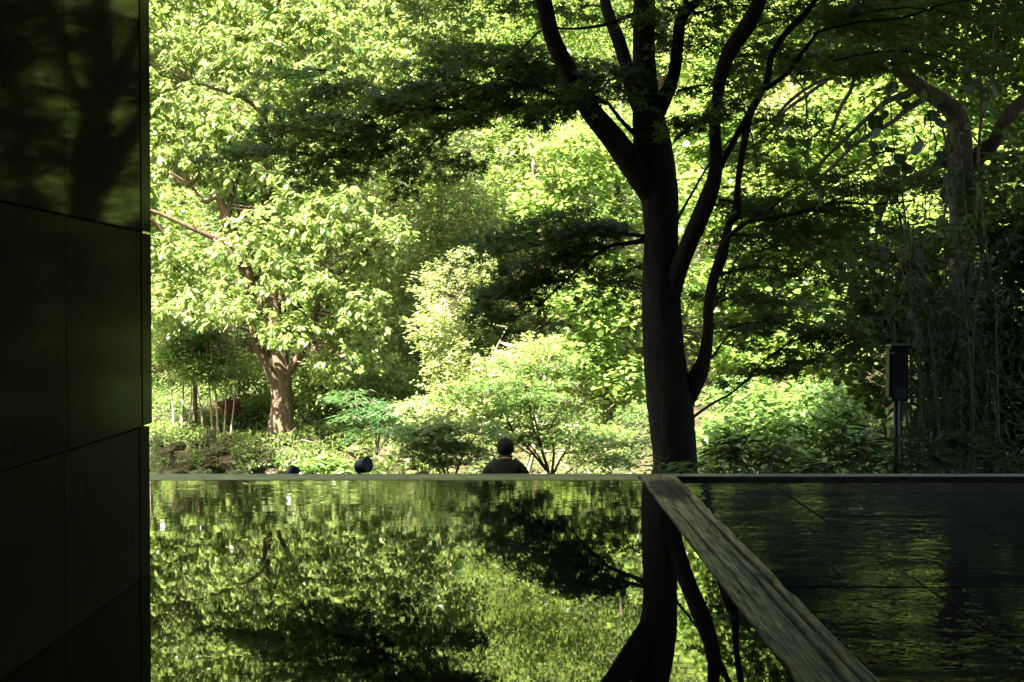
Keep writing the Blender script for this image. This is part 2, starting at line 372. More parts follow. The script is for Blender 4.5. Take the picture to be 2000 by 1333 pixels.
# the long weathered timber, a grid with grain grooves, worn edges and three long splits
def long_timber():
    x0, x1, y0, y1 = .564, .735, -1.0, EY + .130
    nx, ny = 46, 520
    u = np.linspace(0, 1, nx); v = np.linspace(0, 1, ny)
    U, V = np.meshgrid(u, v, indexing='ij'); Xx = x0 + (x1 - x0) * U; Yy = y0 + (y1 - y0) * V
    g = np.zeros_like(U)
    gro = rng.normal(0, 1, nx)
    for k in range(nx): g[k] += gro[k] * .0011 * (1 + .5 * np.sin(V[k] * 9 + k))
    g += .0012 * np.sin(U * 9 + np.sin(V * 5) * 1.5)
    for (uc, va, vb, wd, dp) in [(.62, .28, .74, .03, .016), (.80, .52, .93, .03, .018), (.30, .60, .86, .022, .012), (.83, .33, .55, .04, .018), (.15, .2, .45, .012, .006), (.55, .86, .99, .015, .006)]:
        t = (V - va) / (vb - va); on = np.clip(np.sin(np.clip(t, 0, 1) * np.pi), 0, 1) ** .5
        cc = uc + .02 * np.sin(V * 21) + .01 * np.sin(V * 57)
        g -= dp * on * np.exp(-((U - cc) / (wd * (.4 + on))) ** 2)
    ed = np.minimum(U, 1 - U); wear = .004 + .003 * np.sin(V * 40) ** 2 + rng.normal(0, .0008, U.shape)
    g -= np.clip(1 - ed / .05, 0, 1) ** 2 * wear * 2.0
    for _ in range(70):
        cu, cv = random.random(), random.random(); g -= .003 * np.exp(-((U - cu) / .03) ** 2 - ((V - cv) / .004) ** 2)
    Zz = .006 + g
    rag = np.interp(v, np.linspace(0, 1, 60), rng.normal(0, .0035, 60)) + np.interp(v, np.linspace(0, 1, 180), rng.normal(0, .0014, 180))
    rag2 = np.interp(v, np.linspace(0, 1, 50), rng.normal(0, .0030, 50)) + np.interp(v, np.linspace(0, 1, 200), rng.normal(0, .0014, 200))
    Xx = Xx + np.abs(rag)[None, :] * np.clip(1 - U / .08, 0, 1) - np.abs(rag2)[None, :] * np.clip(1 - (1 - U) / .08, 0, 1)
    mb = MB(); i, j = np.meshgrid(np.arange(nx - 1), np.arange(ny - 1), indexing='ij')
    mb.add(np.stack([Xx, Yy, Zz], -1).reshape(-1, 3), np.stack([i * ny + j, (i + 1) * ny + j, (i + 1) * ny + j + 1, i * ny + j + 1], -1).reshape(-1, 4), np.clip(.72 + g.ravel() * 110, 0, 1))
    mb.box((x0 + .002, y0 + .002, -.2), (x1 - .002, y1 - .002, -.012))
    o = mb.build('timber_beam', M['timber'], smooth=True)
    # side skirts
    sk = MB()
    for side, xx in ((0, x0), (nx - 1, x1)):
        top = np.stack([Xx[side], Yy[side], Zz[side]], -1); bot = top.copy(); bot[:, 2] = -.15
        k = np.arange(ny - 1); sk.add(np.vstack([top, bot]), np.stack([k, k + 1, k + 1 + ny, k + ny], -1), np.full(2 * ny, .35))
    sk.build('beam_side', M['timber'], o)
    return o
tag(long_timber(), 'long weathered timber beam between the pool and the wet slate, rust stained at its far end', 'beam')

# stone wall on the left, with panels as separate pieces
core = MB(); core.box((WX - .30, -5, 0), (WX - .0225, 3.450, 3.0))
wall = tag(core.build('stone_wall', M['dark_interior']), 'dark polished stone wall closing the left side of the terrace', 'wall', kind='structure')
cols = [-4.2, -2.8, -1.4, 0, 1.4, 2.8, 3.366]
rows_ = [(.0, .418, 'wall_matt', .0), (.424, .955, 'wall_honed', .008), (.959, 1.75, 'wall_polished', .008), (1.754, 2.99, 'wall_polished', .008)]
for z0, z1, mt, out_ in rows_:
    for k in range(len(cols) - 1):
        m_ = MB(); m_.box((WX - .022, cols[k] + .0015, z0 + .0015), (WX - .008 + out_, cols[k + 1] - .0015, z1 - .0015))
        m_.build('panel', M[mt], wall)
    m_ = MB(); m_.box((WX - .022, 3.3675, z0 + .0015), (WX - .006 + out_, 3.452, z1 - .0015))
    m_.build('panel', M['wall_honed' if z0 > 0 else mt], wall)
m_ = MB(); m_.box((WX - .30, 3.4505, 0), (WX - .0230, 3.4600, 3.0)); m_.build('end_panel', M['wall_honed'], wall)

# the building the terrace belongs to: ceiling, back and side walls, and above them an added mass that shades the garden
b = MB(); b.box((-14, -6, 3.002), (9, 4.9, 3.4)); tag(b.build('ceiling', M['dark_interior']), kind='structure')
b = MB(); b.box((-14, -6.4, -1.2), (9, -6.002, 3.0)); tag(b.build('wall_back', M['dark_interior']), kind='structure')
b = MB(); b.box((7.002, -6, -1.2), (7.4, 4.9, 3.0)); tag(b.build('wall_right', M['dark_interior']), kind='structure')
b = MB(); b.box((-14, -6, 3.402), (-4.6, 4.9, 17.0)); b.box((-4.598, -6, 3.402), (9, 5.0, 19.0))  # unseen upper mass, its height and step shaped to shade the near trees
tag(b.build('wall_upper_shade_block', M['concrete']), kind='structure')

# ------------------------------------------------------------------ leaves
def T_(v, f): return np.array(v, float), f
TEMPL = {
 'diamond': T_([(0, 0, 0), (.45, .26, .04), (1, 0, -.06), (.45, -.26, .04)], [(0, 3, 2, 1)]),
 'oval': T_([(0, 0, 0), (.32, .2, .05), (.32, -.2, .05), (.72, .2, .0), (.72, -.2, .0), (1, 0, -.14)], [(0, 2, 1), (1, 2, 4, 3), (3, 4, 5)]),
 'round': T_([(0, 0, 0), (.1, .32, .03), (.5, .46, 0), (.85, .28, -.03), (1, 0, -.06), (.85, -.28, -.03), (.5, -.46, 0), (.1, -.32, .03)], [(0, 7, 6, 5, 4, 3, 2, 1)]),
 'lance': T_([(0, 0, 0), (.3, .09, .02), (1, 0, -.15), (.3, -.09, .02)], [(0, 3, 2, 1)]),
}
def star(angs, lens, wd):
    v = [(0, 0, 0)]; f = []
    for a, l in zip(angs, lens):
        c, s_ = math.cos(R(a)), math.sin(R(a)); k = len(v)
        for (q, t, z) in ((.5, wd, .0), (1, 0, -.07), (.5, -wd, .0)):
            v.append((l * (q * c - t * s_), l * (q * s_ + t * c), z * l))
        f.append((0, k + 2, k + 1, k))
    return T_(v, f)
TEMPL['maple'] = star([-105, -52, 0, 52, 105], [.62, .9, 1, .9, .62], .17)
TEMPL['maple3'] = star([-58, 0, 58], [.85, 1, .85], .24)

def add_leaves(mb, kind, pos, direc, normal, size, tint):
    """pos, direc, normal (N,3), size (N)"""
    tv, tf = TEMPL[kind]
    d = direc / (np.linalg.norm(direc, axis=1)[:, None] + 1e-9)
    n = normal - (normal * d).sum(1)[:, None] * d; n /= np.linalg.norm(n, axis=1)[:, None] + 1e-9
    b = np.cross(n, d)
    v = pos[:, None] + size[:, None, None] * (tv[None, :, 0:1] * d[:, None] + tv[None, :, 1:2] * b[:, None] + tv[None, :, 2:3] * n[:, None])
    nv = len(tv); base = (np.arange(len(pos)) * nv)
    by = {}
    for f in tf: by.setdefault(len(f), []).append(f)
    mb.v.append(v.reshape(-1, 3)); mb.t.append(np.repeat(tint, nv))
    for k in by:
        fa = np.array(by[k]); mb.f.append((base[:, None, None] + fa[None]).reshape(-1, k) + mb.n)
    mb.n += v.shape[0] * nv

LEAF_MESH = {}
def crown(kind, mat, P_, Dn, Nn, Sz, parent, singles=0, name='crown', tint=None):
    """one mesh of leaves; the ones that show largest become leaf objects of their own"""
    n = len(P_); t = rng.random(n) if tint is None else tint
    if singles:
        px = P_[:, 0] / P_[:, 1]; pz = (P_[:, 2] - CH) / P_[:, 1]
        vis = (px > -.295) & (px < .415) & (pz < .25) & (pz > -.13)
        order = np.argsort(np.where(vis, -Sz / P_[:, 1], 0))[:singles]
        keep = np.ones(n, bool); keep[order] = False
        key = (kind, mat.name)
        if key not in LEAF_MESH:
            ms = []
            for q in (.2, .5, .85):
                m_ = MB(); tv, tf = TEMPL[kind]; m_.add(tv, tf, np.full(len(tv), q)); me = m_.mesh('leaf'); me.materials.append(mat); ms.append(me)
            LEAF_MESH[key] = ms
        pl = np.array(parent_loc(parent))
        for i in order:
            d = Vector(Dn[i]).normalized(); nn = Vector(Nn[i]); nn = (nn - d * nn.dot(d)).normalized(); b_ = nn.cross(d)
            o = bpy.data.objects.new('leaf', random.choice(LEAF_MESH[key])); COL.objects.link(o); o.parent = parent
            mt = Matrix((d, b_, nn)).transposed() * Sz[i]; mt = mt.to_4x4(); mt.translation = Vector(P_[i] - pl); o.matrix_local = mt
        P_, Dn, Nn, Sz, t = P_[keep], Dn[keep], Nn[keep], Sz[keep], t[keep]
    mb = MB(); add_leaves(mb, kind, P_, Dn, Nn, Sz, t)
    o = mb.build(name, mat, parent); o['kind'] = 'stuff'
    return o

def rnd_unit(n):
    v = rng.normal(0, 1, (n, 3)); return v / np.linalg.norm(v, axis=1)[:, None]

def blob_clumps(blobs, n):
    """blobs (px,py,D,rx,ry,rd) radii in photograph pixels across, metres deep -> n clump centres near the shells"""
    wts = np.array([b[3] * b[4] for b in blobs], float); wts /= wts.sum()
    out = []; outn = []
    for b, k in zip(blobs, rng.multinomial(n, wts)):
        c = at(b[0], b[1], b[2]); r = np.array([b[3] / F * b[2], b[5], b[4] / F * b[2]])
        u = rnd_unit(k); q = rng.random(k) ** .4
        lump = 1 + .22 * np.sin(u[:, 0] * 5 + b[0]) * np.sin(u[:, 2] * 6 + b[1])
        out.append(c + u * r * (q * lump)[:, None]); outn.append(u)
    return np.concatenate(out), np.concatenate(outn)

def whorls(C, U, per, rad, size, droop=.35, up=1.0, jit=.25, flat=1.0):
    """per leaves round each clump centre C, pointing outward and drooping"""
    n = len(C) * per; c = np.repeat(C, per, 0); u = np.repeat(U, per, 0)
    d = rnd_unit(n); d[:, 2] = d[:, 2] * .35 - droop + u[:, 2] * .2
    d[:, :2] += u[:, :2] * .35
    d /= np.linalg.norm(d, axis=1)[:, None]
    off = rnd_unit(n) * rad * rng.random(n)[:, None] ** .5; off[:, 2] *= flat
    nn = rng.normal(0, jit, (n, 3)); nn[:, 2] += up
    nn[:, :2] += d[:, :2] * .3
    return c + off, d, nn, size * rng.uniform(.65, 1.2, n)

def twigs(mb, skel, targets, r0=.012, sag=.1, sides=3, lim=1.9):
    for t in targets:
        d = np.linalg.norm(skel - t, axis=1) + np.maximum(0, skel[:, 2] - t[2]) * .8
        s = skel[np.argmin(d)]; L = np.linalg.norm(t - s)
        if L > lim: continue
        m = (s + t) / 2 + np.array([random.uniform(-.12, .12) * L, random.uniform(-.12, .12) * L, -sag * L])
        p = spline([(*s, r0 * (1 + L * .5)), (*m, r0 * .7 * (1 + L * .3)), (*t, r0 * .35)], 4)
        mb.tube(p[:, :3], p[:, 3], sides, cap=False)

def build_limbs(root, limbs, bark, sides=12, first='trunk', rough=.07, step=6):
    sk = []
    for k, rows in enumerate(limbs):
        p = spline(rows, step); m_ = MB(); m_.tube(p[:, :3], p[:, 3], sides if k == 0 else max(6, sides - 3), rough)
        m_.build(first if k == 0 else 'branch', bark, root, smooth=True); sk.append(p[:, :3])
    return np.concatenate(sk)

def stems_only(root, rows_list, bark, name='stem', sides=6):
    sk = []
    for rows in rows_list:
        p = spline(rows, 4); m_ = MB(); m_.tube(p[:, :3], p[:, 3], sides, .04); m_.build(name, bark, root, smooth=True); sk.append(p[:, :3])
    return np.concatenate(sk)

# ------------------------------------------------------------------ near maple (dark, in the building's shade)
TD = 9.0
base = at(1318, 608, TD); base[2] = gz(base[0], TD)
maple = empty('maple_tree', base, 'big dark forking maple standing behind the kerb at the end of the timber beam', 'tree')
def L9(rows, D0=TD, D1=None):
    D1 = D0 if D1 is None else D1; n = len(rows)
    return limb([(a, b_, D0 + (D1 - D0) * k / (n - 1), w_) for k, (a, b_, w_) in enumerate(rows)])
ML = [
 L9([(1322, 1010, 112), (1319, 960, 98), (1319, 905, 88), (1314, 840, 88), (1309, 780, 88), (1298, 700, 80), (1293, 620, 79), (1291, 540, 73), (1290, 450, 66), (1286, 380, 72), (1276, 310, 76), (1266, 240, 66), (1260, 180, 52), (1257, 100, 43), (1257, 0, 41), (1262, -120, 36), (1290, -300, 28), (1300, -560, 16)]),
 L9([(1280, 400, 40), (1250, 345, 52), (1203, 280, 46), (1152, 217, 40), (1115, 153, 38), (1078, 76, 33), (1061, 0, 31), (1040, -90, 27), (1020, -260, 18), (980, -450, 10)], 9.0, 8.4),
 L9([(1262, 240, 30), (1240, 190, 32), (1222, 130, 27), (1205, 76, 27), (1190, 38, 23), (1180, 0, 20), (1172, -90, 16), (1150, -250, 9)], 9.0, 9.6),
 L9([(1278, 240, 30), (1290, 205, 34), (1306, 172, 27), (1316, 140, 24), (1321, 100, 23), (1326, 50, 23), (1340, 22, 22), (1364, 0, 15), (1395, -80, 12), (1430, -220, 8)], 9.0, 8.6),
 L9([(1338, 30, 14), (1337, 0, 11), (1334, -90, 9), (1345, -220, 6)], 8.65, 8.6),
 L9([(1296, 640, 30), (1308, 590, 38), (1322, 535, 36), (1345, 475, 33), (1377, 400, 35), (1396, 335, 28), (1395, 255, 23), (1399, 200, 21), (1406, 153, 25), (1424, 102, 30), (1459, 51, 33), (1481, 0, 28), (1500, -80, 24), (1530, -240, 16), (1560, -420, 9)], 9.0, 8.3),
 L9([(1330, 790, 40), (1352, 755, 40), (1374, 707, 28), (1383, 650, 22), (1384, 603, 21), (1392, 550, 20), (1409, 500, 22), (1423, 440, 15), (1437, 416, 19), (1440, 360, 12), (1452, 280, 14), (1464, 224, 14), (1478, 196, 14), (1496, 160, 14), (1504, 112, 12), (1532, 68, 12), (1568, 32, 12), (1592, 0, 10), (1640, -70, 8), (1720, -160, 5)], 9.0, 8.4),
 L9([(1402, 335, 14), (1430, 280, 12), (1456, 232, 12), (1474, 200, 12)], 8.75, 8.6),
 L9([(1494, 176, 9), (1532, 148, 9), (1560, 112, 9), (1584, 80, 7), (1600, 64, 6), (1680, 46, 5), (1760, 38, 4), (1840, 12, 3), (1930, 0, 2)], 8.7, 8.2),
 L9([(1414, 478, 9), (1424, 462, 9), (1456, 436, 9), (1488, 428, 9), (1540, 420, 8), (1600, 406, 8), (1632, 396, 6), (1700, 400, 4), (1780, 394, 3)], 8.7, 8.3),
 L9([(1145, 215, 9), (1112, 211, 10), (1070, 209, 9), (1020, 214, 8), (900, 217, 7), (835, 214, 7), (800, 236, 6), (760, 262, 5), (700, 277, 5), (640, 312, 4), (560, 330, 2)], 8.9, 11.6),
 L9([(837, 214, 5), (800, 200, 4), (770, 185, 4), (700, 162, 3), (640, 140, 2)], 10.6, 11.4),
 L9([(876, 220, 4), (868, 265, 3), (850, 320, 2), (838, 350, 1.5)], 10.4, 10.6),
 L9([(1262, 470, 12), (1225, 476, 9), (1190, 482, 7), (1150, 508, 6), (1105, 548, 4), (1060, 590, 3), (1010, 620, 2)], 9.0, 10.4),
 L9([(1258, 462, 8), (1200, 458, 6), (1130, 462, 4), (1050, 480, 3), (960, 500, 2)], 9.0, 10.8),
 L9([(1250, 275, 10), (1215, 240, 8), (1195, 215, 7), (1180, 202, 6), (1120, 200, 4), (1040, 170, 3), (960, 155, 2)], 9.0, 8.6),
 L9([(1240, 30, 8), (1180, 52, 7), (1120, 60, 5), (1060, 62, 4), (1010, 110, 3)], 9.1, 9.6),
 L9([(1322, 430, 7), (1350, 380, 5), (1400, 300, 4), (1470, 240, 3)], 9.1, 10.2),
 L9([(1385, 620, 5), (1410, 570, 4), (1450, 490, 3), (1520, 450, 2)], 8.9, 9.8),
 L9([(1355, 815, 6), (1390, 790, 5), (1440, 760, 4), (1500, 700, 3), (1560, 660, 2)], 9.0, 9.8),
]
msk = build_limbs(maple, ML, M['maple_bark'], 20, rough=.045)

def spray(A, B, width, nleaf, out, tw, droop=.42, size=.058, fan=.8):
    """a flat maple spray: an axis from A to B, side twigs in its plane, leaves along them"""
    A, B = np.array(A, float), np.array(B, float); ax = B - A; L = np.linalg.norm(ax)
    axn = ax / L; side = np.cross(axn, (0, 0, 1.0)); side /= np.linalg.norm(side) + 1e-9
    nt_ = max(6, int(L / .13)); axis_pts = []
    def axp(t): return A + ax * t + np.array([0, 0, .10 * L * math.sin(t * math.pi) - droop * .15 * L * t * t])
    pts = np.array([axp(t) for t in np.linspace(0, 1, 7)])
    tw.tube(pts, np.linspace(.009, .002, 7), 4, cap=False)
    segs = []
    for k in range(nt_):
        t = (k + .5) / nt_; s_ = 1 if k % 2 else -1
        l = width * (.35 + .65 * math.sin(math.pi * min(1, t * .85 + .12))) * random.uniform(.6, 1.15)
        d = side * s_ + axn * fan * random.uniform(.5, 1.3); d /= np.linalg.norm(d)
        p0 = axp(t); segs.append((p0, d, l))
        p1 = p0 + d * l * .5 + (0, 0, .02); p2 = p0 + d * l - np.array([0, 0, droop * l * l * .55])
        tw.tube(np.array([p0, p1, p2]), [.003, .0022, .0012], 3, cap=False)
    P0 = np.array([s_[0] for s_ in segs]); Dd = np.array([s_[1] for s_ in segs]); Ll = np.array([s_[2] for s_ in segs])
    wts = Ll / Ll.sum(); idx = rng.choice(len(segs), nleaf, p=wts); t = rng.random(nleaf) ** .75
    d0 = Dd[idx]; sd_ = np.cross(d0, (0, 0, 1.0)); sg = rng.choice([-1, 1], nleaf)
    offs = rng.gamma(1.5, .045, nleaf)
    pos = P0[idx] + d0 * (Ll[idx] * t)[:, None] + sd_ * (sg * offs)[:, None]
    tilt = np.array([random.uniform(-.3, .3) for _ in segs])
    pos[:, 2] += .02 - droop * .55 * (Ll[idx] * t) ** 2 + rng.normal(0, .03, nleaf) + tilt[idx] * Ll[idx] * t
    dr = d0 * .6 + sd_ * (sg * .8)[:, None] + rng.normal(0, .25, (nleaf, 3)); dr[:, 2] = dr[:, 2] * .4 - .25
    nn = rng.normal(0, .45, (nleaf, 3)); nn[:, 2] += 1
    out.append((pos, dr, nn, size * rng.uniform(.6, 1.15, nleaf)))

mout = []; mtw = MB()
def away(q, sy):
    px, py, D = q
    if px > 1240: return q
    return (px, py, D * (1 + .0005 * min(700, 1240 - px)) if sy < 400 else D * (1 + .0008 * min(300, 1240 - px)))
SP = [ # A(px,py,D) B(px,py,D) width nleaf
 ((1110, 211, 9), (800, 150, 9.6), .55, 900), ((1090, 190, 8.9), (830, 190, 8.2), .6, 1000), ((1050, 212, 8.9), (880, 250, 8.0), .5, 600),
 ((1000, 200, 9), (780, 190, 8.6), .5, 650), ((1060, 150, 9), (880, 110, 9.4), .45, 550), ((1180, 202, 9), (1000, 140, 8.5), .55, 650),
 ((1215, 200, 9.1), (1100, 130, 9.6), .5, 520), ((1160, 200, 8.6), (1050, 235, 8.0), .4, 520), ((1230, 150, 9), (1160, 190, 8.2), .45, 450),
 ((880, 217, 8.7), (700, 250, 8.3), .5, 500), ((835, 214, 8.5), (610, 240, 9.0), .55, 650), ((760, 262, 8.4), (520, 250, 8.1), .5, 600),
 ((700, 277, 8.3), (450, 300, 8.6), .5, 650), ((640, 312, 8.2), (410, 320, 8.0), .42, 520), ((660, 300, 8.3), (600, 370, 7.8), .35, 350),
 ((640, 140, 8.8), (500, 190, 8.9), .4, 260), ((720, 165, 8.7), (600, 200, 8.3), .4, 320), ((868, 265, 8.6), (780, 370, 8.3), .35, 360),
 ((850, 320, 8.5), (900, 350, 8.1), .3, 220), ((800, 236, 8.5), (700, 340, 8.3), .4, 420), ((760, 270, 8.4), (640, 350, 8.5), .4, 380),
 ((1190, 482, 8.9), (950, 590, 8.1), .4, 900), ((1150, 500, 8.7), (980, 650, 8.3), .35, 620), ((1210, 470, 9.0), (960, 480, 9.4), .45, 520),
 ((1130, 462, 9.2), (880, 560, 9.6), .45, 420), ((1230, 460, 9), (1080, 470, 8.4), .3, 520), ((1105, 548, 8.6), (930, 650, 8.6), .35, 360),
 ((1050, 480, 9.4), (860, 520, 9.8), .35, 260), ((1250, 520, 9.2), (1180, 600, 9.6), .35, 200), ((1255, 560, 9.3), (1120, 620, 10), .4, 240),
 # top and right
 ((1040, -60, 8.6), (850, 20, 9.0), .6, 420), ((1060, 20, 8.7), (900, 50, 9.5), .5, 400), ((1030, -80, 8.5), (780, -20, 8.2), .6, 380), ((1180, 20, 9.3), (1090, 60, 9.8), .4, 220),
 ((1424, 462, 8.7), (1560, 520, 9.4), .45, 500), ((1540, 420, 8.4), (1700, 450, 8.8), .5, 650), ((1600, 406, 8.4), (1760, 380, 8.0), .45, 560),
 ((1488, 428, 8.6), (1640, 350, 9.4), .5, 620), ((1384, 603, 9), (1500, 590, 9.6), .4, 420), ((1440, 760, 9.2), (1560, 720, 9.8), .42, 560),
 ((1500, 700, 9.5), (1640, 640, 9.6), .45, 560), ((1390, 700, 9), (1480, 640, 9.9), .4, 480), ((1560, 660, 9.6), (1680, 700, 9.2), .4, 420),
 ((1400, 540, 9), (1600, 560, 9.8), .5, 520), ((1470, 240, 9.6), (1620, 280, 10), .5, 620), ((1400, 300, 9.8), (1520, 330, 10.2), .45, 420),
]
for A, B, wd, nl in SP: spray(at(*away(A, A[1])), at(*away(B, A[1])), wd, int(nl * (1.25 if A[0] < 1260 else .8)), mout, mtw)
rs = random.Random(5)
for _ in range(95):      # the dense right-hand and upper crown
    sx = rs.uniform(1290, 1960); sy = rs.uniform(-620, 330) if sx < 1700 else rs.uniform(-620, 160); D = rs.uniform(7.8, 10.8)
    if 1480 < sx < 1740 and sy > 170: continue
    if sx > 1740 and sy > 20: continue
    a = at(sx, sy, D); tgt = a + np.array([rs.uniform(-.2, 1.2), rs.uniform(-.9, .9), rs.uniform(-.6, .25)])
    spray(a, tgt, rs.uniform(.35, .6), rs.randint(240, 380), mout, mtw)
for _ in range(16):       # dark sprays hanging to the right of the stems
    sx = rs.uniform(1370, 1540); sy = rs.uniform(380, 720); D = rs.uniform(9.2, 11)
    if sx < 1500 and sy > 600 and rs.random() < .6: continue
    a = at(sx, sy, D); tgt = a + np.array([rs.uniform(.2, .9), rs.uniform(-.6, .7), rs.uniform(-.35, .05)])
    spray(a, tgt, rs.uniform(.3, .5), rs.randint(230, 360), mout, mtw)
for _ in range(60):       # the crown above the frame, shading what lies below
    sx = rs.uniform(500, 1300); sy = rs.uniform(-700, -60); D = rs.uniform(7.8, 10.5)
    a = at(sx, sy, D); tgt = a + np.array([rs.uniform(-1.2, .6), rs.uniform(-.9, .9), rs.uniform(-.2, .1)])
    spray(a, tgt, rs.uniform(.35, .6), rs.randint(300, 450), mout, mtw)
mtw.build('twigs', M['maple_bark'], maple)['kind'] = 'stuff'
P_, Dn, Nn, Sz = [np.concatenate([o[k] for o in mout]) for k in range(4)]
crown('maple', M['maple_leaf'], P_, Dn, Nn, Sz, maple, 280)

# ------------------------------------------------------------------ magnolia on the far bank
MD = 30.0
base = at(548, 608, MD); base[2] = gz(base[0], MD)
mag = empty('magnolia_tree', base, 'tall spreading magnolia with big glossy leaves on the far bank above the rocks', 'tree')
def LD(rows, D0, D1=None): return L9(rows, D0, D1)
GL = [
 LD([(548, 900, 74), (547, 850, 56), (550, 800, 46), (550, 750, 42), (543, 700, 38), (536, 660, 36), (530, 600, 34), (520, 540, 31), (520, 460, 27), (524, 380, 22), (522, 300, 18), (518, 230, 15), (526, 150, 11), (540, 60, 8), (560, -60, 5)], MD, 30),
 LD([(545, 760, 24), (525, 720, 22), (505, 680, 20), (490, 620, 20), (488, 560, 24), (478, 522, 26), (458, 480, 24), (446, 440, 22), (436, 405, 18), (425, 385, 12), (400, 395, 8), (372, 360, 6)], 29.9, 28.8),
 LD([(455, 480, 12), (420, 466, 12), (380, 448, 10), (330, 425, 8), (290, 410, 6)], 29, 28),
 LD([(440, 440, 14), (450, 400, 12), (462, 360, 8), (480, 320, 5)], 29, 29.4),
 LD([(470, 520, 10), (465, 470, 8), (470, 420, 9), (482, 385, 7)], 29.2, 30),
 LD([(345, 525, 11), (335, 480, 10), (315, 450, 9), (295, 425, 8)], 29, 28.5),
 LD([(555, 740, 20), (575, 710, 16), (600, 670, 14), (615, 620, 12), (640, 560, 10), (680, 520, 8), (740, 470, 5)], 30, 29),
 LD([(540, 600, 16), (570, 520, 14), (600, 440, 12), (640, 360, 9), (690, 280, 7), (730, 180, 5)], 30, 31),
 LD([(522, 250, 9), (500, 210, 8), (465, 190, 7), (420, 175, 5), (370, 160, 4)], 30, 29),
 LD([(524, 330, 10), (560, 250, 9), (600, 170, 7), (640, 90, 5), (680, 20, 3)], 30, 30.5),
 LD([(515, 540, 12), (450, 560, 9), (390, 600, 7), (330, 615, 5)], 30, 28),
 LD([(505, 680, 6), (495, 655, 6), (470, 640, 4), (430, 650, 3)], 29.8, 28.6),
]
gsk = build_limbs(mag, GL, M['old_bark'], 14, rough=.07)
gb = [ # clumps of crown (px,py,D,rx,ry,rdepth)
 (330, 590, 28.5, 70, 55, 1.2), (430, 590, 28.2, 90, 50, 1.2), (560, 640, 28.2, 70, 45, .9), (600, 540, 28.4, 90, 60, 1.2), (700, 600, 28.8, 80, 60, 1.1), (690, 690, 29, 70, 50, .9), (625, 720, 28.5, 50, 28, .6),
 (350, 500, 28.6, 70, 40, .9), (520, 470, 28.6, 110, 60, 1.3), (640, 420, 28.8, 110, 70, 1.4), (740, 480, 29.3, 70, 70, 1.1), (600, 330, 29.4, 130, 70, 1.5), (450, 330, 29.2, 90, 50, 1.2),
 (340, 300, 28.8, 80, 60, 1.2), (330, 190, 29, 80, 70, 1.3), (430, 230, 28.6, 90, 45, 1.1), (470, 110, 29, 110, 70, 1.4), (600, 190, 29.4, 110, 70, 1.4), (330, 80, 29.2, 80, 70, 1.3), (480, 10, 29.4, 130, 70, 1.5),
 (620, 60, 29.8, 110, 80, 1.5), (740, 130, 30.2, 110, 90, 1.5), (730, 260, 30, 100, 80, 1.4), (350, -60, 29.4, 110, 80, 1.5), (560, -120, 30, 150, 90, 1.7), (760, -40, 30.4, 120, 90, 1.6), (840, 210, 30.6, 70, 80, 1.2), (230, 400, 29, 90, 200, 1.5), (230, 100, 29, 90, 200, 1.5),
 (850, 60, 31, 80, 80, 1.3), (640, -230, 30, 170, 90, 1.8), (400, -220, 30, 160, 90, 1.8), (480, 400, 30.2, 60, 50, .8)]
C, U = blob_clumps(gb, 6000)
tw = MB(); twigs(tw, gsk, C[rng.choice(len(C), 520)], .014, .08); tw.build('twigs', M['pale_bark'], mag)['kind'] = 'stuff'
a = whorls(C, U, 8, .10, .20, .45, 1.0, .35)
crown('oval', M['magnolia_leaf'], *a, mag, 280)

# ------------------------------------------------------------------ other trees and bushes
def small_tree(name, label, cat, stem_rows, blobs, nclump, per, kind, mat, size, rad, bark, droop=.2, singles=0, ntw=120, sides=7, flat=.6, jit=.35, group=None, r0=.008, stemname='trunk'):
    s0 = stem_rows[0][0]; b0 = np.array(s0[:3]); b0[2] = gz(b0[0], b0[1])
    root = empty(name, b0, label, cat, group)
    stem_rows = [list(r) for r in stem_rows]
    sk = build_limbs(root, stem_rows, bark, sides, stemname, .05, 4)
    C, U = blob_clumps(blobs, nclump)
    g = ground_z(C[:, 0], C[:, 1]); C = C[C[:, 2] > g + .02]; U = U[:len(C)]
    if ntw:
        t_ = MB(); twigs(t_, sk, C[rng.choice(len(C), min(ntw, len(C)))], r0); t_.build('twigs', bark, root)['kind'] = 'stuff'
    a = whorls(C, U, per, rad, size, droop, 1.0, jit, flat)
    crown(kind, mat, *a, root, singles)
    return root

# tall mixed trees behind the magnolia and across the middle distance
def up(px, D, w0, top, lean=0):
    x = (px - 1000) / F * D; z0 = gz(x, D) - .2; zt = CH - (top - 608) / F * D
    return [(x, D, z0, w0), (x + lean * .3, D + .1, z0 + (zt - z0) * .35, w0 * .75), (x + lean * .7, D, z0 + (zt - z0) * .7, w0 * .45), (x + lean, D, zt, w0 * .15)]
small_tree('evergreen_tree', 'dark evergreen tree filling the gap behind the right side of the magnolia', 'tree', [up(860, 36, .2, 250)],
  [(830, 560, 34, 110, 90, 2), (900, 440, 35, 110, 90, 2), (780, 700, 33, 80, 90, 1.6), (870, 690, 33, 70, 60, 1.4), (860, 330, 35, 90, 80, 2)], 1500, 12, 'oval', M['magnolia_leaf'], .15, .28, M['old_bark'])
small_tree('hillside_tree', 'feathery pale green tree on the hillside above the middle of the picture', 'tree', [up(1010, 44, .2, 180)],
  [(1010, 300, 43, 90, 90, 2), (960, 200, 44, 90, 80, 2), (1060, 180, 44, 90, 80, 2), (1000, 90, 45, 120, 80, 2), (980, 400, 42, 80, 60, 2), (1100, 60, 46, 120, 90, 2)], 2200, 14, 'diamond', M['wood_leaf'], .14, .35, M['pale_bark'])
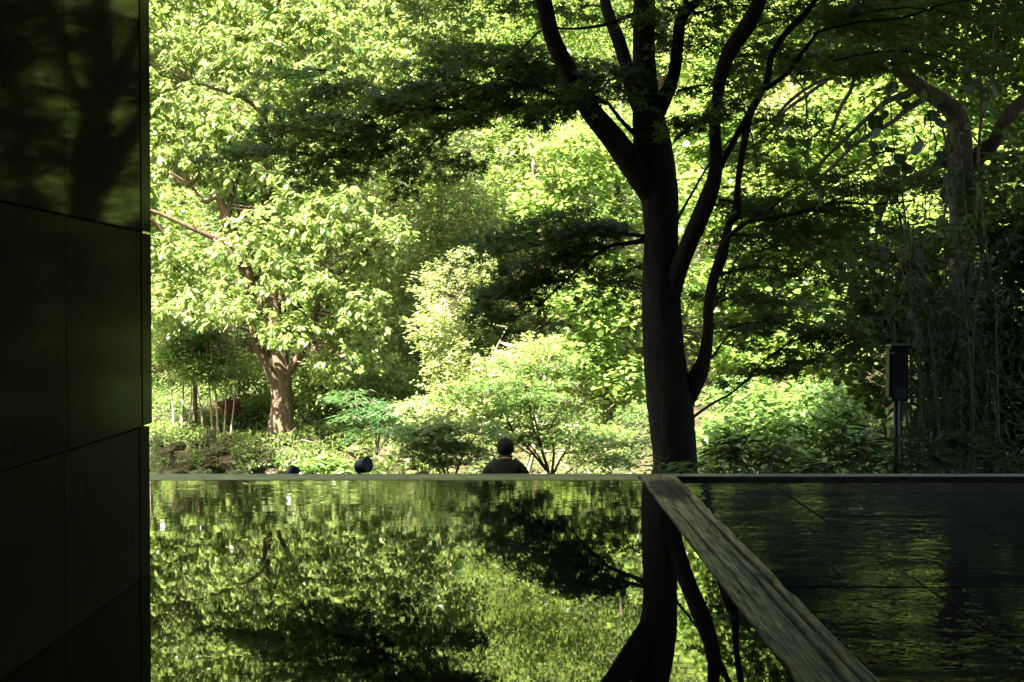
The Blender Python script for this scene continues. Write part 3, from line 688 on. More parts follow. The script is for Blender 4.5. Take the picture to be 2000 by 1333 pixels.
small_tree('katsura_tree', 'yellow green round leaved tree just left of the dark maple trunk', 'tree', [up(1180, 21, .12, 180, .3), LD([(1180, 560, 7), (1140, 480, 6), (1100, 420, 4), (1060, 380, 3)], 21, 20)],
  [(1130, 290, 20, 90, 30, 1.0), (1190, 340, 20.5, 90, 35, 1), (1100, 350, 20, 80, 28, .9), (1200, 420, 20.5, 80, 35, 1), (1110, 430, 20, 70, 28, .9), (1180, 250, 21, 80, 40, 1), (1060, 400, 20, 60, 22, .8), (1190, 520, 20.6, 70, 40, 1), (1100, 700, 20, 90, 50, 1.2), (1180, 640, 20, 80, 60, 1.1), (1220, 740, 20, 60, 60, 1), (1140, 580, 20, 90, 40, 1.1)],
  900, 9, 'round', M['katsura_leaf'], .105, .22, M['mossy_bark'], .3, 120)
small_tree('flowering_shrub', 'tall cream coloured bush with pale blown leaves left of the person', 'bush',
  [LD([(1010, 960, 10), (985, 860, 8), (930, 780, 6), (880, 700, 4), (850, 620, 3)], 22), LD([(985, 860, 6), (960, 850, 7), (930, 840, 9), (890, 800, 4)], 22, 21), LD([(930, 780, 4), (960, 700, 3), (990, 640, 2)], 22)],
  [(845, 640, 21.5, 45, 60, .7), (880, 720, 21.3, 60, 60, .8), (930, 770, 21.3, 80, 50, .9), (990, 730, 21.6, 80, 50, .9), (1060, 700, 21.8, 90, 50, 1), (860, 560, 22.5, 60, 50, .8), (920, 520, 23, 60, 40, .9), (960, 830, 21, 90, 60, .9), (860, 810, 21, 90, 50, .9), (1130, 780, 21.5, 90, 60, 1), (900, 620, 23, 60, 40, .7)],
  1900, 11, 'diamond', M['pale_leaf'], .085, .15, M['pale_bark'], .05, ntw=260)
small_tree('pale_trunk_tree', 'leaning tree with sunlit pale peeling trunk to the right of the seated person', 'tree',
  [LD([(1025, 960, 16), (1032, 915, 13), (1042, 880, 11), (1045, 850, 10), (1052, 810, 8), (1060, 760, 6), (1075, 690, 4)], 19.5), LD([(1040, 890, 6), (1010, 870, 5), (975, 850, 4)], 19.5, 19), LD([(1048, 885, 5), (1090, 882, 5), (1150, 880, 3)], 19.5, 19.8)],
  [(1080, 700, 20.5, 80, 50, 1), (1150, 850, 20, 70, 40, .8), (1120, 900, 20, 90, 25, .8)], 400, 9, 'diamond', M['pale_leaf'], .08, .18, M['pale_bark'])
def spray_shrub(name, label, cat, rows_list, bark, mat, nsp, nleaf, wd, ln, size, kind='maple3', t0=.35):
    b0 = np.array(rows_list[0][0][:3]); b0[2] = gz(b0[0], b0[1]); root = empty(name, b0, label, cat)
    sk = []
    for k, rows in enumerate(rows_list):
        p = spline(rows, 5); m_ = MB(); m_.tube(p[:, :3], p[:, 3], 7, .05); m_.build('stem', bark, root, smooth=True)
        sk.append(p[int(len(p) * t0):, :3])
    sk = np.concatenate(sk); out = []; tw_ = MB()
    for _ in range(nsp):
        A = sk[random.randrange(len(sk))]; a_ = random.uniform(0, 2 * math.pi); l = ln * random.uniform(.5, 1.2)
        B = A + np.array([math.cos(a_) * l, math.sin(a_) * l * .7, random.uniform(-.15, .4) * l])
        spray(A, B, wd * random.uniform(.6, 1.2), nleaf, out, tw_, .35, size)
    tw_.build('twigs', bark, root)['kind'] = 'stuff'
    P_, Dn, Nn, Sz = [np.concatenate([o[k] for o in out]) for k in range(4)]
    crown(kind, mat, P_, Dn, Nn, Sz, root, 0)
    return root
spray_shrub('young_maple', 'airy young maple with many thin spreading stems right of the seated person', 'tree',
  [LD([(1078, 970, 8), (1072, 925, 7), (1058, 880, 6), (1040, 830, 5), (1030, 770, 4), (1010, 720, 3), (990, 670, 2)], 16.5),
   LD([(1068, 920, 6), (1035, 880, 5), (1000, 840, 4), (985, 800, 3), (960, 740, 2)], 16.5, 16), LD([(1062, 890, 5), (1045, 820, 4), (1035, 780, 3), (1055, 740, 3), (1062, 700, 2)], 16.5, 16.8),
   LD([(1078, 930, 6), (1082, 880, 5), (1076, 840, 4), (1095, 800, 3), (1130, 750, 2)], 16.5, 16.2), LD([(1080, 930, 6), (1100, 890, 4), (1140, 840, 3), (1200, 790, 2)], 16.5, 17),
   LD([(1066, 915, 4), (1030, 865, 3), (960, 820, 2), (900, 790, 1.5)], 16.5, 15.8), LD([(1085, 940, 4), (1130, 910, 3), (1190, 880, 2), (1240, 870, 1.5)], 16.5, 16)], M['twig'], M['young_leaf'], 46, 130, .38, .75, .062)
spray_shrub('green_shrub', 'low fresh green maple bush left of the seated person', 'bush',
  [LD([(880, 980, 7), (870, 930, 6), (850, 880, 4), (820, 840, 2)], 15), LD([(880, 960, 6), (900, 900, 4), (930, 850, 3)], 15), LD([(878, 960, 5), (840, 900, 3), (780, 880, 2)], 15), LD([(885, 960, 5), (870, 900, 3), (880, 830, 2)], 15)], M['twig'], M['young_leaf'], 34, 130, .32, .5, .052, t0=.4)
M['fern_leaf'] = leaf_mat('feathery_leaf', (.03, .08, .028), (.07, .14, .045), (.16, .32, .07), .4, .45, .3)
spray_shrub('feathery_shrub', 'deep green feathery shrub to the right of the magnolia trunk', 'bush',
  [LD([(735, 890, 5), (730, 840, 4), (705, 800, 3), (680, 790, 2)], 26), LD([(735, 890, 5), (745, 830, 4), (770, 790, 3)], 26, 25.6), LD([(735, 890, 4), (760, 850, 3), (790, 830, 2)], 26, 25.6)], M['twig'], M['fern_leaf'], 22, 120, .42, .9, .15, 'lance', .3)
small_tree('undergrowth_bush', 'shaded leafy bush right behind the magnolia trunk', 'bush', [LD([(640, 850, 5), (640, 790, 4), (640, 730, 3)], 31.5)],
  [(640, 760, 31.5, 70, 50, 1), (710, 750, 31.5, 60, 60, 1), (780, 760, 31, 60, 60, 1), (600, 740, 32, 50, 50, .9), (470, 740, 32.5, 80, 60, 1)], 900, 10, 'oval', M['wood_leaf'], .13, .25, M['twig'])
small_tree('laurel_bush', 'small bush with bright oval leaves just above the kerb, below the magnolia trunk', 'bush', [LD([(635, 1015, 4), (632, 950, 3), (630, 905, 2)], 21)],
  [(610, 912, 21, 26, 14, .35), (640, 905, 21, 28, 16, .4), (665, 915, 20.9, 26, 14, .35), (690, 940, 21, 30, 18, .4), (620, 940, 21, 40, 20, .5)], 110, 9, 'oval', M['young_leaf'], .13, .12, M['twig'], .0, 60, ntw=40, r0=.004)
small_tree('shade_tree', 'slender unseen tree added on the left behind the stone wall to dapple the bank with shade', 'tree', [up(-30, 24, .22, 150, .6)],
  [(-20, 365, 24.3, 120, 60, 1.2), (90, 330, 24.5, 90, 50, 1.1), (-60, 240, 24, 110, 60, 1.2), (140, 420, 25, 60, 40, .9), (60, 480, 25, 90, 40, 1)], 520, 9, 'oval', M['magnolia_leaf'], .18, .25, M['old_bark'], .3)  # out of view, added to throw dappled shade on the rocks
# saplings on the left bank
for k, (px, tp, lean, lab) in enumerate([(378, 640, 0, 'red brown straight sapling trunk on the far bank, left of the magnolia'), (352, 660, .1, 'thin pale forked sapling nearest the stone wall on the far bank'), (425, 650, -.2, 'clump of thin upright stems halfway between the wall and the magnolia trunk')]):
    rows = [up(px, 31 - k * .3, .075 if k == 0 else .04, tp, lean)]
    if k: rows += [up(px + d, 31 - k * .3, .03, tp + 20, d * .012) for d in ((-28, -12, 10, 22) if k == 2 else (-14, 14))]
    small_tree('sapling', lab, 'sapling', rows, [(px - 20, 690, 31, 60, 26, 1), (px + 20, 720, 30.6, 50, 22, .9), (px, 650, 31, 60, 30, 1)], 420, 9, 'lance' if k else 'diamond', M['young_leaf'] if k != 1 else M['katsura_leaf'], .15, .22, M['old_bark'] if k == 0 else M['pale_bark'], .25)
small_tree('red_leaved_shrub', 'small shrub with reddish leaves in the shade of the far bank', 'bush', [LD([(455, 830, 3), (450, 800, 2), (447, 785, 2)], 32)], [(450, 790, 32, 26, 14, .4)], 60, 9, 'diamond', M['red_leaf'], .1, .13, M['twig'], ntw=20)

small_tree('tall_tree', 'tall yellow green tree whose crown fills the top middle behind the maple limbs', 'tree', [up(1292, 32, .24, -500)],
  [(1000, 60, 31, 110, 70, 1.6), (1120, 20, 31, 110, 80, 1.6), (900, -60, 31, 120, 90, 1.7), (1020, -160, 31, 150, 90, 1.8), (1180, -140, 31, 150, 100, 1.8), (1100, -320, 31, 200, 110, 2), (860, -240, 31, 170, 110, 2), (900, 130, 32, 60, 50, 1.2), (1230, 110, 31, 80, 60, 1.3), (1330, -200, 31, 150, 100, 1.8), (1250, -20, 31, 100, 70, 1.5)],
  3300, 9, 'oval', M['katsura_leaf'], .15, .3, M['old_bark'], .3)
small_tree('pale_green_tree', 'fine leaved light green tree behind the left side of the magnolia', 'tree', [up(330, 38, .2, -200, .3)],
  [(330, 60, 36, 110, 100, 2), (380, 250, 36, 100, 90, 1.8), (300, 420, 35, 100, 90, 1.8), (450, 330, 36, 90, 80, 1.8), (520, 120, 37, 110, 90, 2), (640, 220, 37, 110, 90, 2), (560, 420, 36, 110, 80, 1.8), (700, 380, 36, 100, 80, 1.8), (430, 540, 35, 90, 60, 1.5), (700, 60, 37, 110, 90, 2)],
  3000, 12, 'oval', M['wood_leaf'], .14, .32, M['old_bark'], .3)
# right hand side: sunlit bushes low down, the forked tree and what hangs from it
small_tree('hydrangea_bush', 'bright leafy bush directly right of the maple trunk, low over the kerb', 'bush', [LD([(1440, 1000, 8), (1440, 920, 6), (1450, 850, 4)], 16.5)],
  [(1420, 850, 16.3, 60, 45, .9), (1500, 830, 16.5, 60, 50, .9), (1450, 780, 17, 70, 40, .9), (1560, 800, 17, 60, 50, .9), (1400, 900, 16, 50, 30, .7), (1520, 900, 16, 80, 26, .8)], 700, 9, 'round', M['young_leaf'], .085, .24, M['twig'], .25, 60)
small_tree('elder_bush', 'leafy bush beside the post, with light leaves showing under the dark trees', 'bush', [LD([(1650, 1000, 8), (1650, 920, 6), (1660, 850, 4)], 17)],
  [(1640, 860, 17, 60, 50, .9), (1700, 900, 17, 60, 40, .8), (1600, 900, 16.5, 50, 30, .7), (1640, 780, 17.5, 70, 50, 1), (1770, 860, 17.5, 50, 50, .8)], 560, 9, 'oval', M['young_leaf'], .13, .2, M['twig'], .25)
small_tree('lime_tree', 'tall light green tree seen between the maple stems and the forked tree', 'tree', [up(1560, 26, .16, 0, .5), LD([(1560, 500, 8), (1480, 420, 6), (1420, 380, 4)], 26)],
  [(1400, 400, 24, 90, 80, 1.5), (1500, 450, 24, 90, 80, 1.5), (1420, 560, 24, 90, 80, 1.4), (1540, 300, 25, 110, 80, 1.6), (1650, 250, 25, 110, 90, 1.6), (1700, 130, 26, 120, 90, 1.6), (1560, 560, 24, 90, 70, 1.4), (1640, 420, 24, 100, 80, 1.5), (1450, 680, 24, 90, 70, 1.4), (1380, 250, 25, 90, 90, 1.5), (1600, 680, 23, 90, 70, 1.4), (1500, 60, 26, 130, 100, 1.6), (1400, 120, 26, 100, 90, 1.6)],
  3400, 9, 'round', M['katsura_leaf'], .13, .3, M['mossy_bark'], .3, 60)
small_tree('back_tree', 'light green tree at the upper right behind the forked trunk', 'tree', [up(1900, 25, .16, 0, .3)],
  [(1850, 120, 24, 120, 90, 1.6), (1960, 200, 24, 100, 100, 1.5), (1800, 300, 24, 100, 80, 1.5), (1930, 350, 24, 90, 90, 1.4), (1760, 450, 23, 90, 80, 1.4), (1850, 520, 23, 90, 80, 1.4), (1990, 60, 25, 110, 90, 1.5)], 1900, 9, 'round', M['katsura_leaf'], .13, .3, M['mossy_bark'], .3)

HD = 13.5
fb = at(1885, 608, HD); fb[2] = gz(fb[0], HD)
fork = empty('forked_tree', fb, 'old mossy tree forking into thick crooked limbs at the far right', 'tree')
FL = [
 LD([(1890, 1010, 86), (1886, 930, 68), (1882, 820, 58), (1880, 700, 54), (1878, 560, 52), (1876, 440, 50), (1876, 370, 52), (1872, 320, 46), (1872, 270, 42), (1862, 225, 40), (1830, 196, 34), (1790, 172, 30), (1762, 148, 28), (1752, 118, 24), (1768, 92, 22), (1772, 60, 14), (1760, 0, 12), (1740, -120, 9), (1730, -300, 6)], HD, 13),
 LD([(1885, 330, 36), (1912, 300, 34), (1938, 278, 28), (1960, 235, 26), (2000, 195, 24), (2060, 150, 20), (2140, 40, 14)], HD, 13),
 LD([(1868, 330, 14), (1840, 322, 16), (1805, 340, 15), (1770, 352, 14), (1740, 372, 12), (1726, 400, 10), (1712, 450, 7), (1700, 520, 5)], HD, 12.6),
 LD([(1866, 240, 12), (1850, 290, 13), (1826, 320, 12), (1810, 342, 9), (1790, 360, 7), (1760, 375, 6)], HD, 12.9),
 LD([(1810, 190, 12), (1770, 215, 12), (1740, 240, 10), (1700, 262, 9), (1660, 290, 8), (1620, 330, 7), (1580, 370, 4)], 13.2, 12),
 LD([(1790, 176, 12), (1730, 200, 11), (1700, 225, 10), (1660, 262, 9), (1610, 310, 7), (1570, 360, 5)], 13.3, 12.4),
 LD([(1760, 148, 10), (1720, 138, 8), (1670, 128, 9), (1640, 122, 8), (1615, 155, 7), (1570, 190, 7), (1530, 220, 6), (1500, 262, 6), (1450, 300, 4)], 13.2, 12),
 LD([(1668, 130, 8), (1660, 175, 8), (1640, 210, 8), (1628, 240, 7), (1615, 280, 5)], 12.8, 12.4),
 LD([(1650, 140, 6), (1590, 165, 6), (1540, 200, 7), (1510, 235, 6), (1470, 275, 4), (1430, 320, 3)], 12.6, 11.8),
 LD([(1540, 145, 4), (1565, 175, 4), (1573, 210, 4), (1570, 260, 3)], 11, 11),
 LD([(1876, 560, 10), (1900, 480, 9), (1912, 380, 9), (1908, 300, 6), (1912, 220, 6), (1905, 120, 5), (1870, 90, 5), (1850, 60, 5), (1860, 0, 4)], 13.0, 12.6),
]
fsk = build_limbs(fork, FL, M['mossy_bark'], 14, rough=.08)
C, U = blob_clumps([(1700, 60, 13, 180, 60, 1.6), (1850, 40, 13.4, 160, 70, 1.8), (1980, 120, 13.4, 80, 110, 1.4), (1980, 330, 13.2, 60, 120, 1.2), (1820, -100, 13.2, 300, 120, 2.4), (1600, -150, 12.6, 200, 100, 2), (1960, 520, 13, 70, 90, 1),
                    (1800, -300, 13, 400, 160, 2.8), (1700, 520, 12.8, 110, 40, 1), (1780, 600, 12.8, 120, 60, 1.2), (1620, 470, 12.6, 70, 30, .8), (1690, 600, 12.6, 70, 60, .9), (1670, 700, 12.4, 60, 40, .8), (1790, 480, 12.6, 80, 50, 1), (1960, 430, 12.8, 80, 60, 1), (1720, 760, 12.4, 50, 40, .7), (1560, -300, 12.5, 300, 140, 2.4)], 4000)
t_ = MB(); twigs(t_, fsk, C[rng.choice(len(C), 260)], .008); t_.build('twigs', M['mossy_bark'], fork)['kind'] = 'stuff'
a = whorls(C, U, 9, .16, .085, .3, 1.0, .35, .6)
crown('round', M['maple_leaf'], *a, fork, 0)

# climbing vines with big leaves hanging from the forked tree
VT = M['dark_leaf']
for k, (rows, lab) in enumerate([
  ([(1735, 190, 3), (1742, 280, 3), (1760, 380, 4), (1775, 500, 4), (1790, 620, 4), (1800, 760, 4)], 'hanging vine with large dark heart shaped leaves left of the forked trunk'),
  ([(1800, 150, 3), (1835, 240, 4), (1850, 340, 5), (1842, 440, 4), (1848, 560, 4)], 'woody vine running down along the left of the forked trunk'),
  ([(1935, 60, 3), (1930, 160, 3), (1910, 270, 3), (1915, 400, 4), (1935, 560, 4)], 'thin vine crossing the right limb of the forked tree'),
  ([(1650, 300, 2), (1662, 420, 3), (1655, 520, 3), (1668, 640, 2)], 'slender hanging vine in the middle of the dark right foliage'),
  ([(1560, 250, 2), (1575, 300, 3), (1572, 420, 3), (1560, 560, 2)], 'thin drooping vine between the maple stems and the forked tree')]):
    D = 11.6 + .2 * k; rr = limb([(p, q, D, w_) for p, q, w_ in rows]); v0 = rr[0][:3]
    root = empty('vine', v0, lab, 'vine'); sk = stems_only(root, [rr], M['twig'])
    n = [46, 22, 26, 16, 16][k]; idx = rng.integers(0, len(sk), n); Cc = sk[idx] + rng.normal(0, .11, (n, 3))
    d = rnd_unit(n); d[:, 2] -= .7; nn = rng.normal(0, .5, (n, 3)); nn[:, 1] -= .8; nn[:, 2] += .6
    sz = rng.uniform(.09, .17, n)
    t2 = MB()
    for q in range(n): t2.tube(np.array([sk[idx[q]], (sk[idx[q]] + Cc[q]) / 2 + (0, 0, .02), Cc[q]]), [.003, .002, .002], 3, cap=False)
    t2.build('leaf_stalks', M['twig'], root)['kind'] = 'stuff'
    mb = MB(); crown('round', VT, np.vstack([Cc, Cc[:1]]), np.vstack([d, d[:1]]), np.vstack([nn, nn[:1]]), np.append(sz, .02), root, n)

# bamboo thicket at the right edge
rb = random.Random(11)
bl = MB()
for k in range(34):
    px = rb.uniform(1765, 2080); D = rb.uniform(10.5, 12.6); x = (px - 1000) / F * D; z0 = gz(x, D); h = rb.uniform(1.7, 2.9) if k % 4 else rb.uniform(3, 4.2); ln = rb.uniform(-.5, .35)
    root = empty('bamboo_stalk', (x, D, z0), 'thin dark bamboo stalk in the thicket at the far right', 'bamboo', 'bamboo stalks in the dark thicket')
    r_ = rb.uniform(.007, .016)
    p = spline([(x, D, z0 - .05, r_), (x + ln * .2, D, z0 + h * .4, r_ * .9), (x + ln * .6, D + .1, z0 + h * .75, r_ * .7), (x + ln * 1.3, D + .2, z0 + h, r_ * .3)], 5)
    m_ = MB(); m_.tube(p[:, :3], p[:, 3], 6); m_.build('stem', M['bamboo'], root, smooth=True)
    n = 150; idx = rng.integers(4, len(p), n) - rng.random(n); ii = np.clip(idx.astype(int), 0, len(p) - 2); fr = (idx - ii)[:, None]
    c = p[ii, :3] * (1 - fr) + p[ii + 1, :3] * fr + rnd_unit(n) * rng.random((n, 1)) * .38
    d = rnd_unit(n); d[:, 2] -= .5; nn = rng.normal(0, .5, (n, 3)); nn[:, 2] += .8
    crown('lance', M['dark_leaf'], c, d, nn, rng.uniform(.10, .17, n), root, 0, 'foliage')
# dark evergreen mass behind and among the bamboo
small_tree('camellia_tree', 'dense dark evergreen filling the lower right corner behind the post', 'tree', [up(1960, 12.8, .08, 560), up(1840, 13, .06, 600, -.2)],
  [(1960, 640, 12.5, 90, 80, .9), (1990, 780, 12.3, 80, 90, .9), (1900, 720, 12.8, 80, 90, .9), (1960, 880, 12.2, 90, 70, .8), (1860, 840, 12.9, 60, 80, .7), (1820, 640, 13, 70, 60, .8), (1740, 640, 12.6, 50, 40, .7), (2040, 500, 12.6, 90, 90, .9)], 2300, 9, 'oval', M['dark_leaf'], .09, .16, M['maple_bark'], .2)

# ------------------------------------------------------------------ far woods: one mass of leaves over the hillside
mb = MB(); tr = MB(); NW = 17000
cx = rng.uniform(-34, 46, NW); cy = rng.uniform(33, 76, NW) ** 1.0
gzv = ground_z(cx, cy)
hh = 2.6 + 5.2 * (np.sin(cx * .55 + np.sin(cy * .3) * 2) * np.sin(cy * .42 + np.sin(cx * .27) * 2) * .5 + .5)
cz = gzv + hh * rng.random(NW) ** .35
C = np.stack([cx, cy, cz], 1)
edge_ = (cy > 38) | (np.abs(cx + 6) > 0)
per = 22; n = NW * per; c = np.repeat(C, per, 0); off = rnd_unit(n) * rng.random((n, 1)) ** .5 * np.array([.9, .9, .45])
d = rnd_unit(n); d[:, 2] = d[:, 2] * .4 - .25; nn = rng.normal(0, .4, (n, 3)); nn[:, 2] += 1; nn[:, 1] -= .25
tt = np.clip(np.repeat(np.sin(cx * .7) * np.sin(cy * .5) * .35 + .5, per) + rng.normal(0, .2, n), 0, 1)
add_leaves(mb, 'diamond', c + off, d, nn, rng.uniform(.16, .30, n), tt)
tag(mb.build('woods', M['wood_leaf']), 'sunlit leafy woods covering the hillside beyond the stream', 'woods', kind='stuff')
for k in range(60):
    x = random.uniform(-24, 34); y = random.uniform(37, 62); z = gz(x, y); h = random.uniform(4, 7)
    tr.tube(np.array([(x, y, z - .3), (x + random.uniform(-.3, .3), y, z + h * .5), (x + random.uniform(-1, 1), y, z + h)]), [.16, .12, .04], 6)
tag(tr.build('woods_trunks', M['old_bark'], smooth=True), 'distant trunks among the hillside woods', 'woods', kind='stuff')

# ------------------------------------------------------------------ ground cover, rocks, roots, grass
def scatter(n, xr, yr, cond=None):
    x = rng.uniform(*xr, n); y = rng.uniform(*yr, n)
    if cond is not None: k = cond(x, y); x, y = x[k], y[k]
    return np.stack([x, y, ground_z(x, y)], 1)
P1 = scatter(26000, (-12, 4), (26.8, 36)); n = len(P1)
d = rnd_unit(n); d[:, 2] = np.abs(d[:, 2]) * .5 + .1; nn = rng.normal(0, .4, (n, 3)); nn[:, 2] += 1
P1[:, 2] += rng.random(n) * .16
mb = MB(); add_leaves(mb, 'diamond', P1, d, nn, rng.uniform(.06, .15, n), rng.random(n))
tag(mb.build('ground_cover', M['young_leaf']), 'low leafy ground cover on the far bank', 'undergrowth', kind='stuff')
P1 = scatter(30000, (-5, 9), (10, 27)); n = len(P1); d = rnd_unit(n); d[:, 2] = np.abs(d[:, 2]) * .7 + .1; nn = rng.normal(0, .4, (n, 3)); nn[:, 2] += 1
near = np.clip((P1[:, 1] - 11) / 6, 0.12, 1); P1[:, 2] += rng.random(n) * .5 * near
mb = MB(); add_leaves(mb, 'diamond', P1, d, nn, rng.uniform(.05, .15, n) * (.45 + .55 * near), rng.random(n))
tag(mb.build('ground_cover', M['wood_leaf']), 'leafy undergrowth in the hollow below the terrace', 'undergrowth', kind='stuff')

def blades(mb, c, n, h, spread, droop):
    for _ in range(n):
        a = random.uniform(0, 2 * math.pi); l = h * random.uniform(.6, 1.2); dx, dy = math.cos(a), math.sin(a); s = spread * random.uniform(.3, 1.2); w_ = .012 * h / .4 * random.uniform(.6, 1.3)
        pts = [(c[0] + dx * s * t * t * l + random.uniform(-.002, .002), c[1] + dy * s * t * t * l, c[2] + l * (t - droop * t * t)) for t in (0, .4, .75, 1)]
        v = []
        for q, p in enumerate(pts):
            ww = w_ * (1, .9, .6, .05)[q]; v += [(p[0] - dy * ww, p[1] + dx * ww, p[2]), (p[0] + dy * ww, p[1] - dx * ww, p[2])]
        mb.add(v, [(0, 1, 3, 2), (2, 3, 5, 4), (4, 5, 7, 6)])
# dry sunny grass on the bank
mb = MB()
for _ in range(1500):
    px = random.uniform(280, 860); D = random.uniform(27.6, 30.5); x = (px - 1000) / F * D
    blades(mb, (x, D, gz(x, D)), 4, random.uniform(.12, .35), .8, .35)
tag(mb.build('grass', M['grass']), 'dry sunlit grass along the rocky far bank', 'grass', kind='stuff')
for px, py, D, h, lab in [(437, 845, 28.9, .75, 'tall arching grass tuft with bright blades above the rocks'), (480, 850, 28.9, .6, 'arching grass tuft on the bank between the bright tuft and the magnolia trunk'), (615, 880, 28.6, .6, 'dark green grass tuft hanging over the bank right of the magnolia trunk'), (575, 862, 28.9, .5, 'grass tuft growing at the foot of the magnolia trunk')]:
    x = (px - 1000) / F * D; z = gz(x, D); m_ = MB(); root = empty('grass_tuft', (x, D, z), lab, 'grass'); blades(m_, (x, D, z), 26, h, .7, .4); m_.build('blades', M['grass'], root)

def rock_mesh(c, r):
    m_ = MB(); n1, n2 = 11, 16; v = []; o_ = Vector((random.uniform(0, 50), random.uniform(0, 50), 0)); sc = max(r)
    for i_ in range(n1 + 1):
        th = math.pi * i_ / n1
        for j_ in range(n2):
            a = 2 * math.pi * j_ / n2
            d = Vector((math.sin(th) * math.cos(a), math.sin(th) * math.sin(a), math.cos(th)))
            q = max(abs(d.x), abs(d.y), abs(d.z)); k = .62 + .38 / q * .8      # blocky, then broken up
            k += .42 * (mn.noise(d * 1.3 + o_)) + .22 * mn.noise(d * 3.4 + o_) + .10 * mn.noise(d * 8 + o_)
            v.append((c[0] + r[0] * k * d.x, c[1] + r[1] * k * d.y, c[2] + r[2] * k * d.z))
    f = [(i_ * n2 + j_, (i_ + 1) * n2 + j_, (i_ + 1) * n2 + (j_ + 1) % n2, i_ * n2 + (j_ + 1) % n2) for i_ in range(n1) for j_ in range(n2)]
    m_.add(v, f); return m_
bank_c = at(400, 608, 28.2); bank_c[2] = gz(bank_c[0], 28.2)
bank = empty('rocky_bank', bank_c, 'bank of brown earth, boulders and bare roots at the lower left beyond the kerb', 'bank')
for (px, py, rx, ry) in [(362, 908, 24, 26), (315, 905, 26, 34), (398, 900, 18, 16), (425, 880, 20, 18), (410, 858, 14, 22), (448, 905, 22, 16), (385, 872, 16, 10), (470, 890, 18, 12), (345, 872, 16, 10), (492, 912, 18, 10), (440, 858, 12, 10), (330, 935, 30, 20), (520, 905, 16, 9), (395, 930, 26, 14), (460, 932, 26, 14), (300, 865, 18, 16), (535, 925, 18, 9), (760, 890, 22, 16), (700, 880, 22, 9), (800, 905, 20, 12)]:
    D = 28.1 + (925 - py) * .012; c = at(px, py, D)
    rock_mesh(c, (rx / F * D, rx / F * D * .8, ry / F * D)).build('rock', M['rock'], bank, smooth=False)
rt = random.Random(3)
n = 1500; px_ = rng.uniform(288, 620, n); py_ = 925 - 75 * rng.random(n) ** .8; D_b = 27.55 + (925 - py_) * .013 + rng.uniform(-.1, .25, n)
keep = np.sin(px_ * .07) + np.sin(py_ * .13 + px_ * .03) + rng.normal(0, .5, n) > .1; px_, py_, D_b = px_[keep], py_[keep], D_b[keep]
P1 = np.stack([(px_ - 1000) / F * D_b, D_b, CH - (py_ - 608) / F * D_b], 1); n = len(P1); d = rnd_unit(n); nn = rng.normal(0, .5, (n, 3)); nn[:, 1] -= .6; nn[:, 2] += .7
crown('diamond', M['young_leaf'], P1, d, nn, rng.uniform(.06, .14, n), bank, 0, 'ivy')
gb_ = MB()
for _ in range(330):
    px = rt.uniform(290, 860); py = rt.uniform(845, 915); D = 27.7 + (925 - py) * .012; c = at(px, py, D); blades(gb_, c, 5, rt.uniform(.15, .4), .8, .9)
gb_.build('dry_grass', M['grass'], bank)['kind'] = 'stuff'
for k in range(34):
    px = rt.uniform(340, 600); py = rt.uniform(850, 915); D = 27.75 + (925 - py) * .012
    l = rt.uniform(15, 45); a = rt.uniform(-.7, .9)
    rows = [(px + l * t * math.cos(a) + rt.uniform(-4, 4), py - l * t * math.sin(a) + rt.uniform(-5, 5) , D - .1 * math.sin(t * 3), 3.2 * (1 - .7 * t)) for t in (0, .3, .6, 1)]
    p = spline(limb(rows), 3); m_ = MB(); m_.tube(p[:, :3], p[:, 3], 5, .05); m_.build('root', M['root'], bank, smooth=True)

# dwarf bamboo and grass at the foot of the near maple and along the kerb
def tuft(px, D, n, h, lab, mat, group=None, kind='lance'):
    x = (px - 1000) / F * D; z = gz(x, D); root = empty('dwarf_bamboo', (x, D, z), lab, 'plant', group)
    m_ = MB(); P = []; Dd = []
    for _ in range(n):
        a = rt.uniform(0, 6.28); l = h * rt.uniform(.6, 1.1); s = rt.uniform(.05, .3) * h
        p = np.array([(x, D, z), (x + math.cos(a) * s * .4, D + math.sin(a) * s * .4, z + l * .6), (x + math.cos(a) * s, D + math.sin(a) * s, z + l)])
        m_.tube(p, [.0028, .0022, .0012], 4, cap=False)
        for q in range(5):
            t = rt.uniform(.45, 1); b_ = rt.uniform(0, 6.28); P.append(p[1] * (1 - t) + p[2] * t); Dd.append((math.cos(b_), math.sin(b_) , rt.uniform(-.4, .4)))
    m_.build('stems', M['twig'], root); P = np.array(P); Dd = np.array(Dd); k = len(P); nn = rng.normal(0, .3, (k, 3)); nn[:, 2] += 1
    crown(kind, mat, P, Dd, nn, rng.uniform(.10, .2, k) * (h / .4) ** .5, root, min(20, k - 1), 'foliage')
tuft(1290, 8.6, 7, .34, 'dwarf bamboo at the left foot of the dark maple trunk', M['young_leaf'])
tuft(1320, 8.5, 6, .30, 'dwarf bamboo in front of the middle of the maple trunk', M['young_leaf'])
tuft(1352, 8.6, 7, .34, 'dwarf bamboo at the right foot of the dark maple trunk', M['young_leaf'])
lab_ = 'dark low bamboo grass growing along the kerb on the right'
for px in range(1400, 2080, 26):
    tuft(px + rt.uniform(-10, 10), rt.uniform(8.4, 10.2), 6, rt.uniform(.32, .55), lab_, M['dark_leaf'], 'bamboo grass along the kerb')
lab_ = 'small leafy plant just beyond the kerb right of the seated person'
for px in (1060, 1100, 1140, 1180, 1215, 1245): tuft(px + rt.uniform(-8, 8), rt.uniform(10.5, 11.8), 7, rt.uniform(.45, .6), lab_, M['young_leaf'], 'small leafy plants beyond the kerb', 'oval')

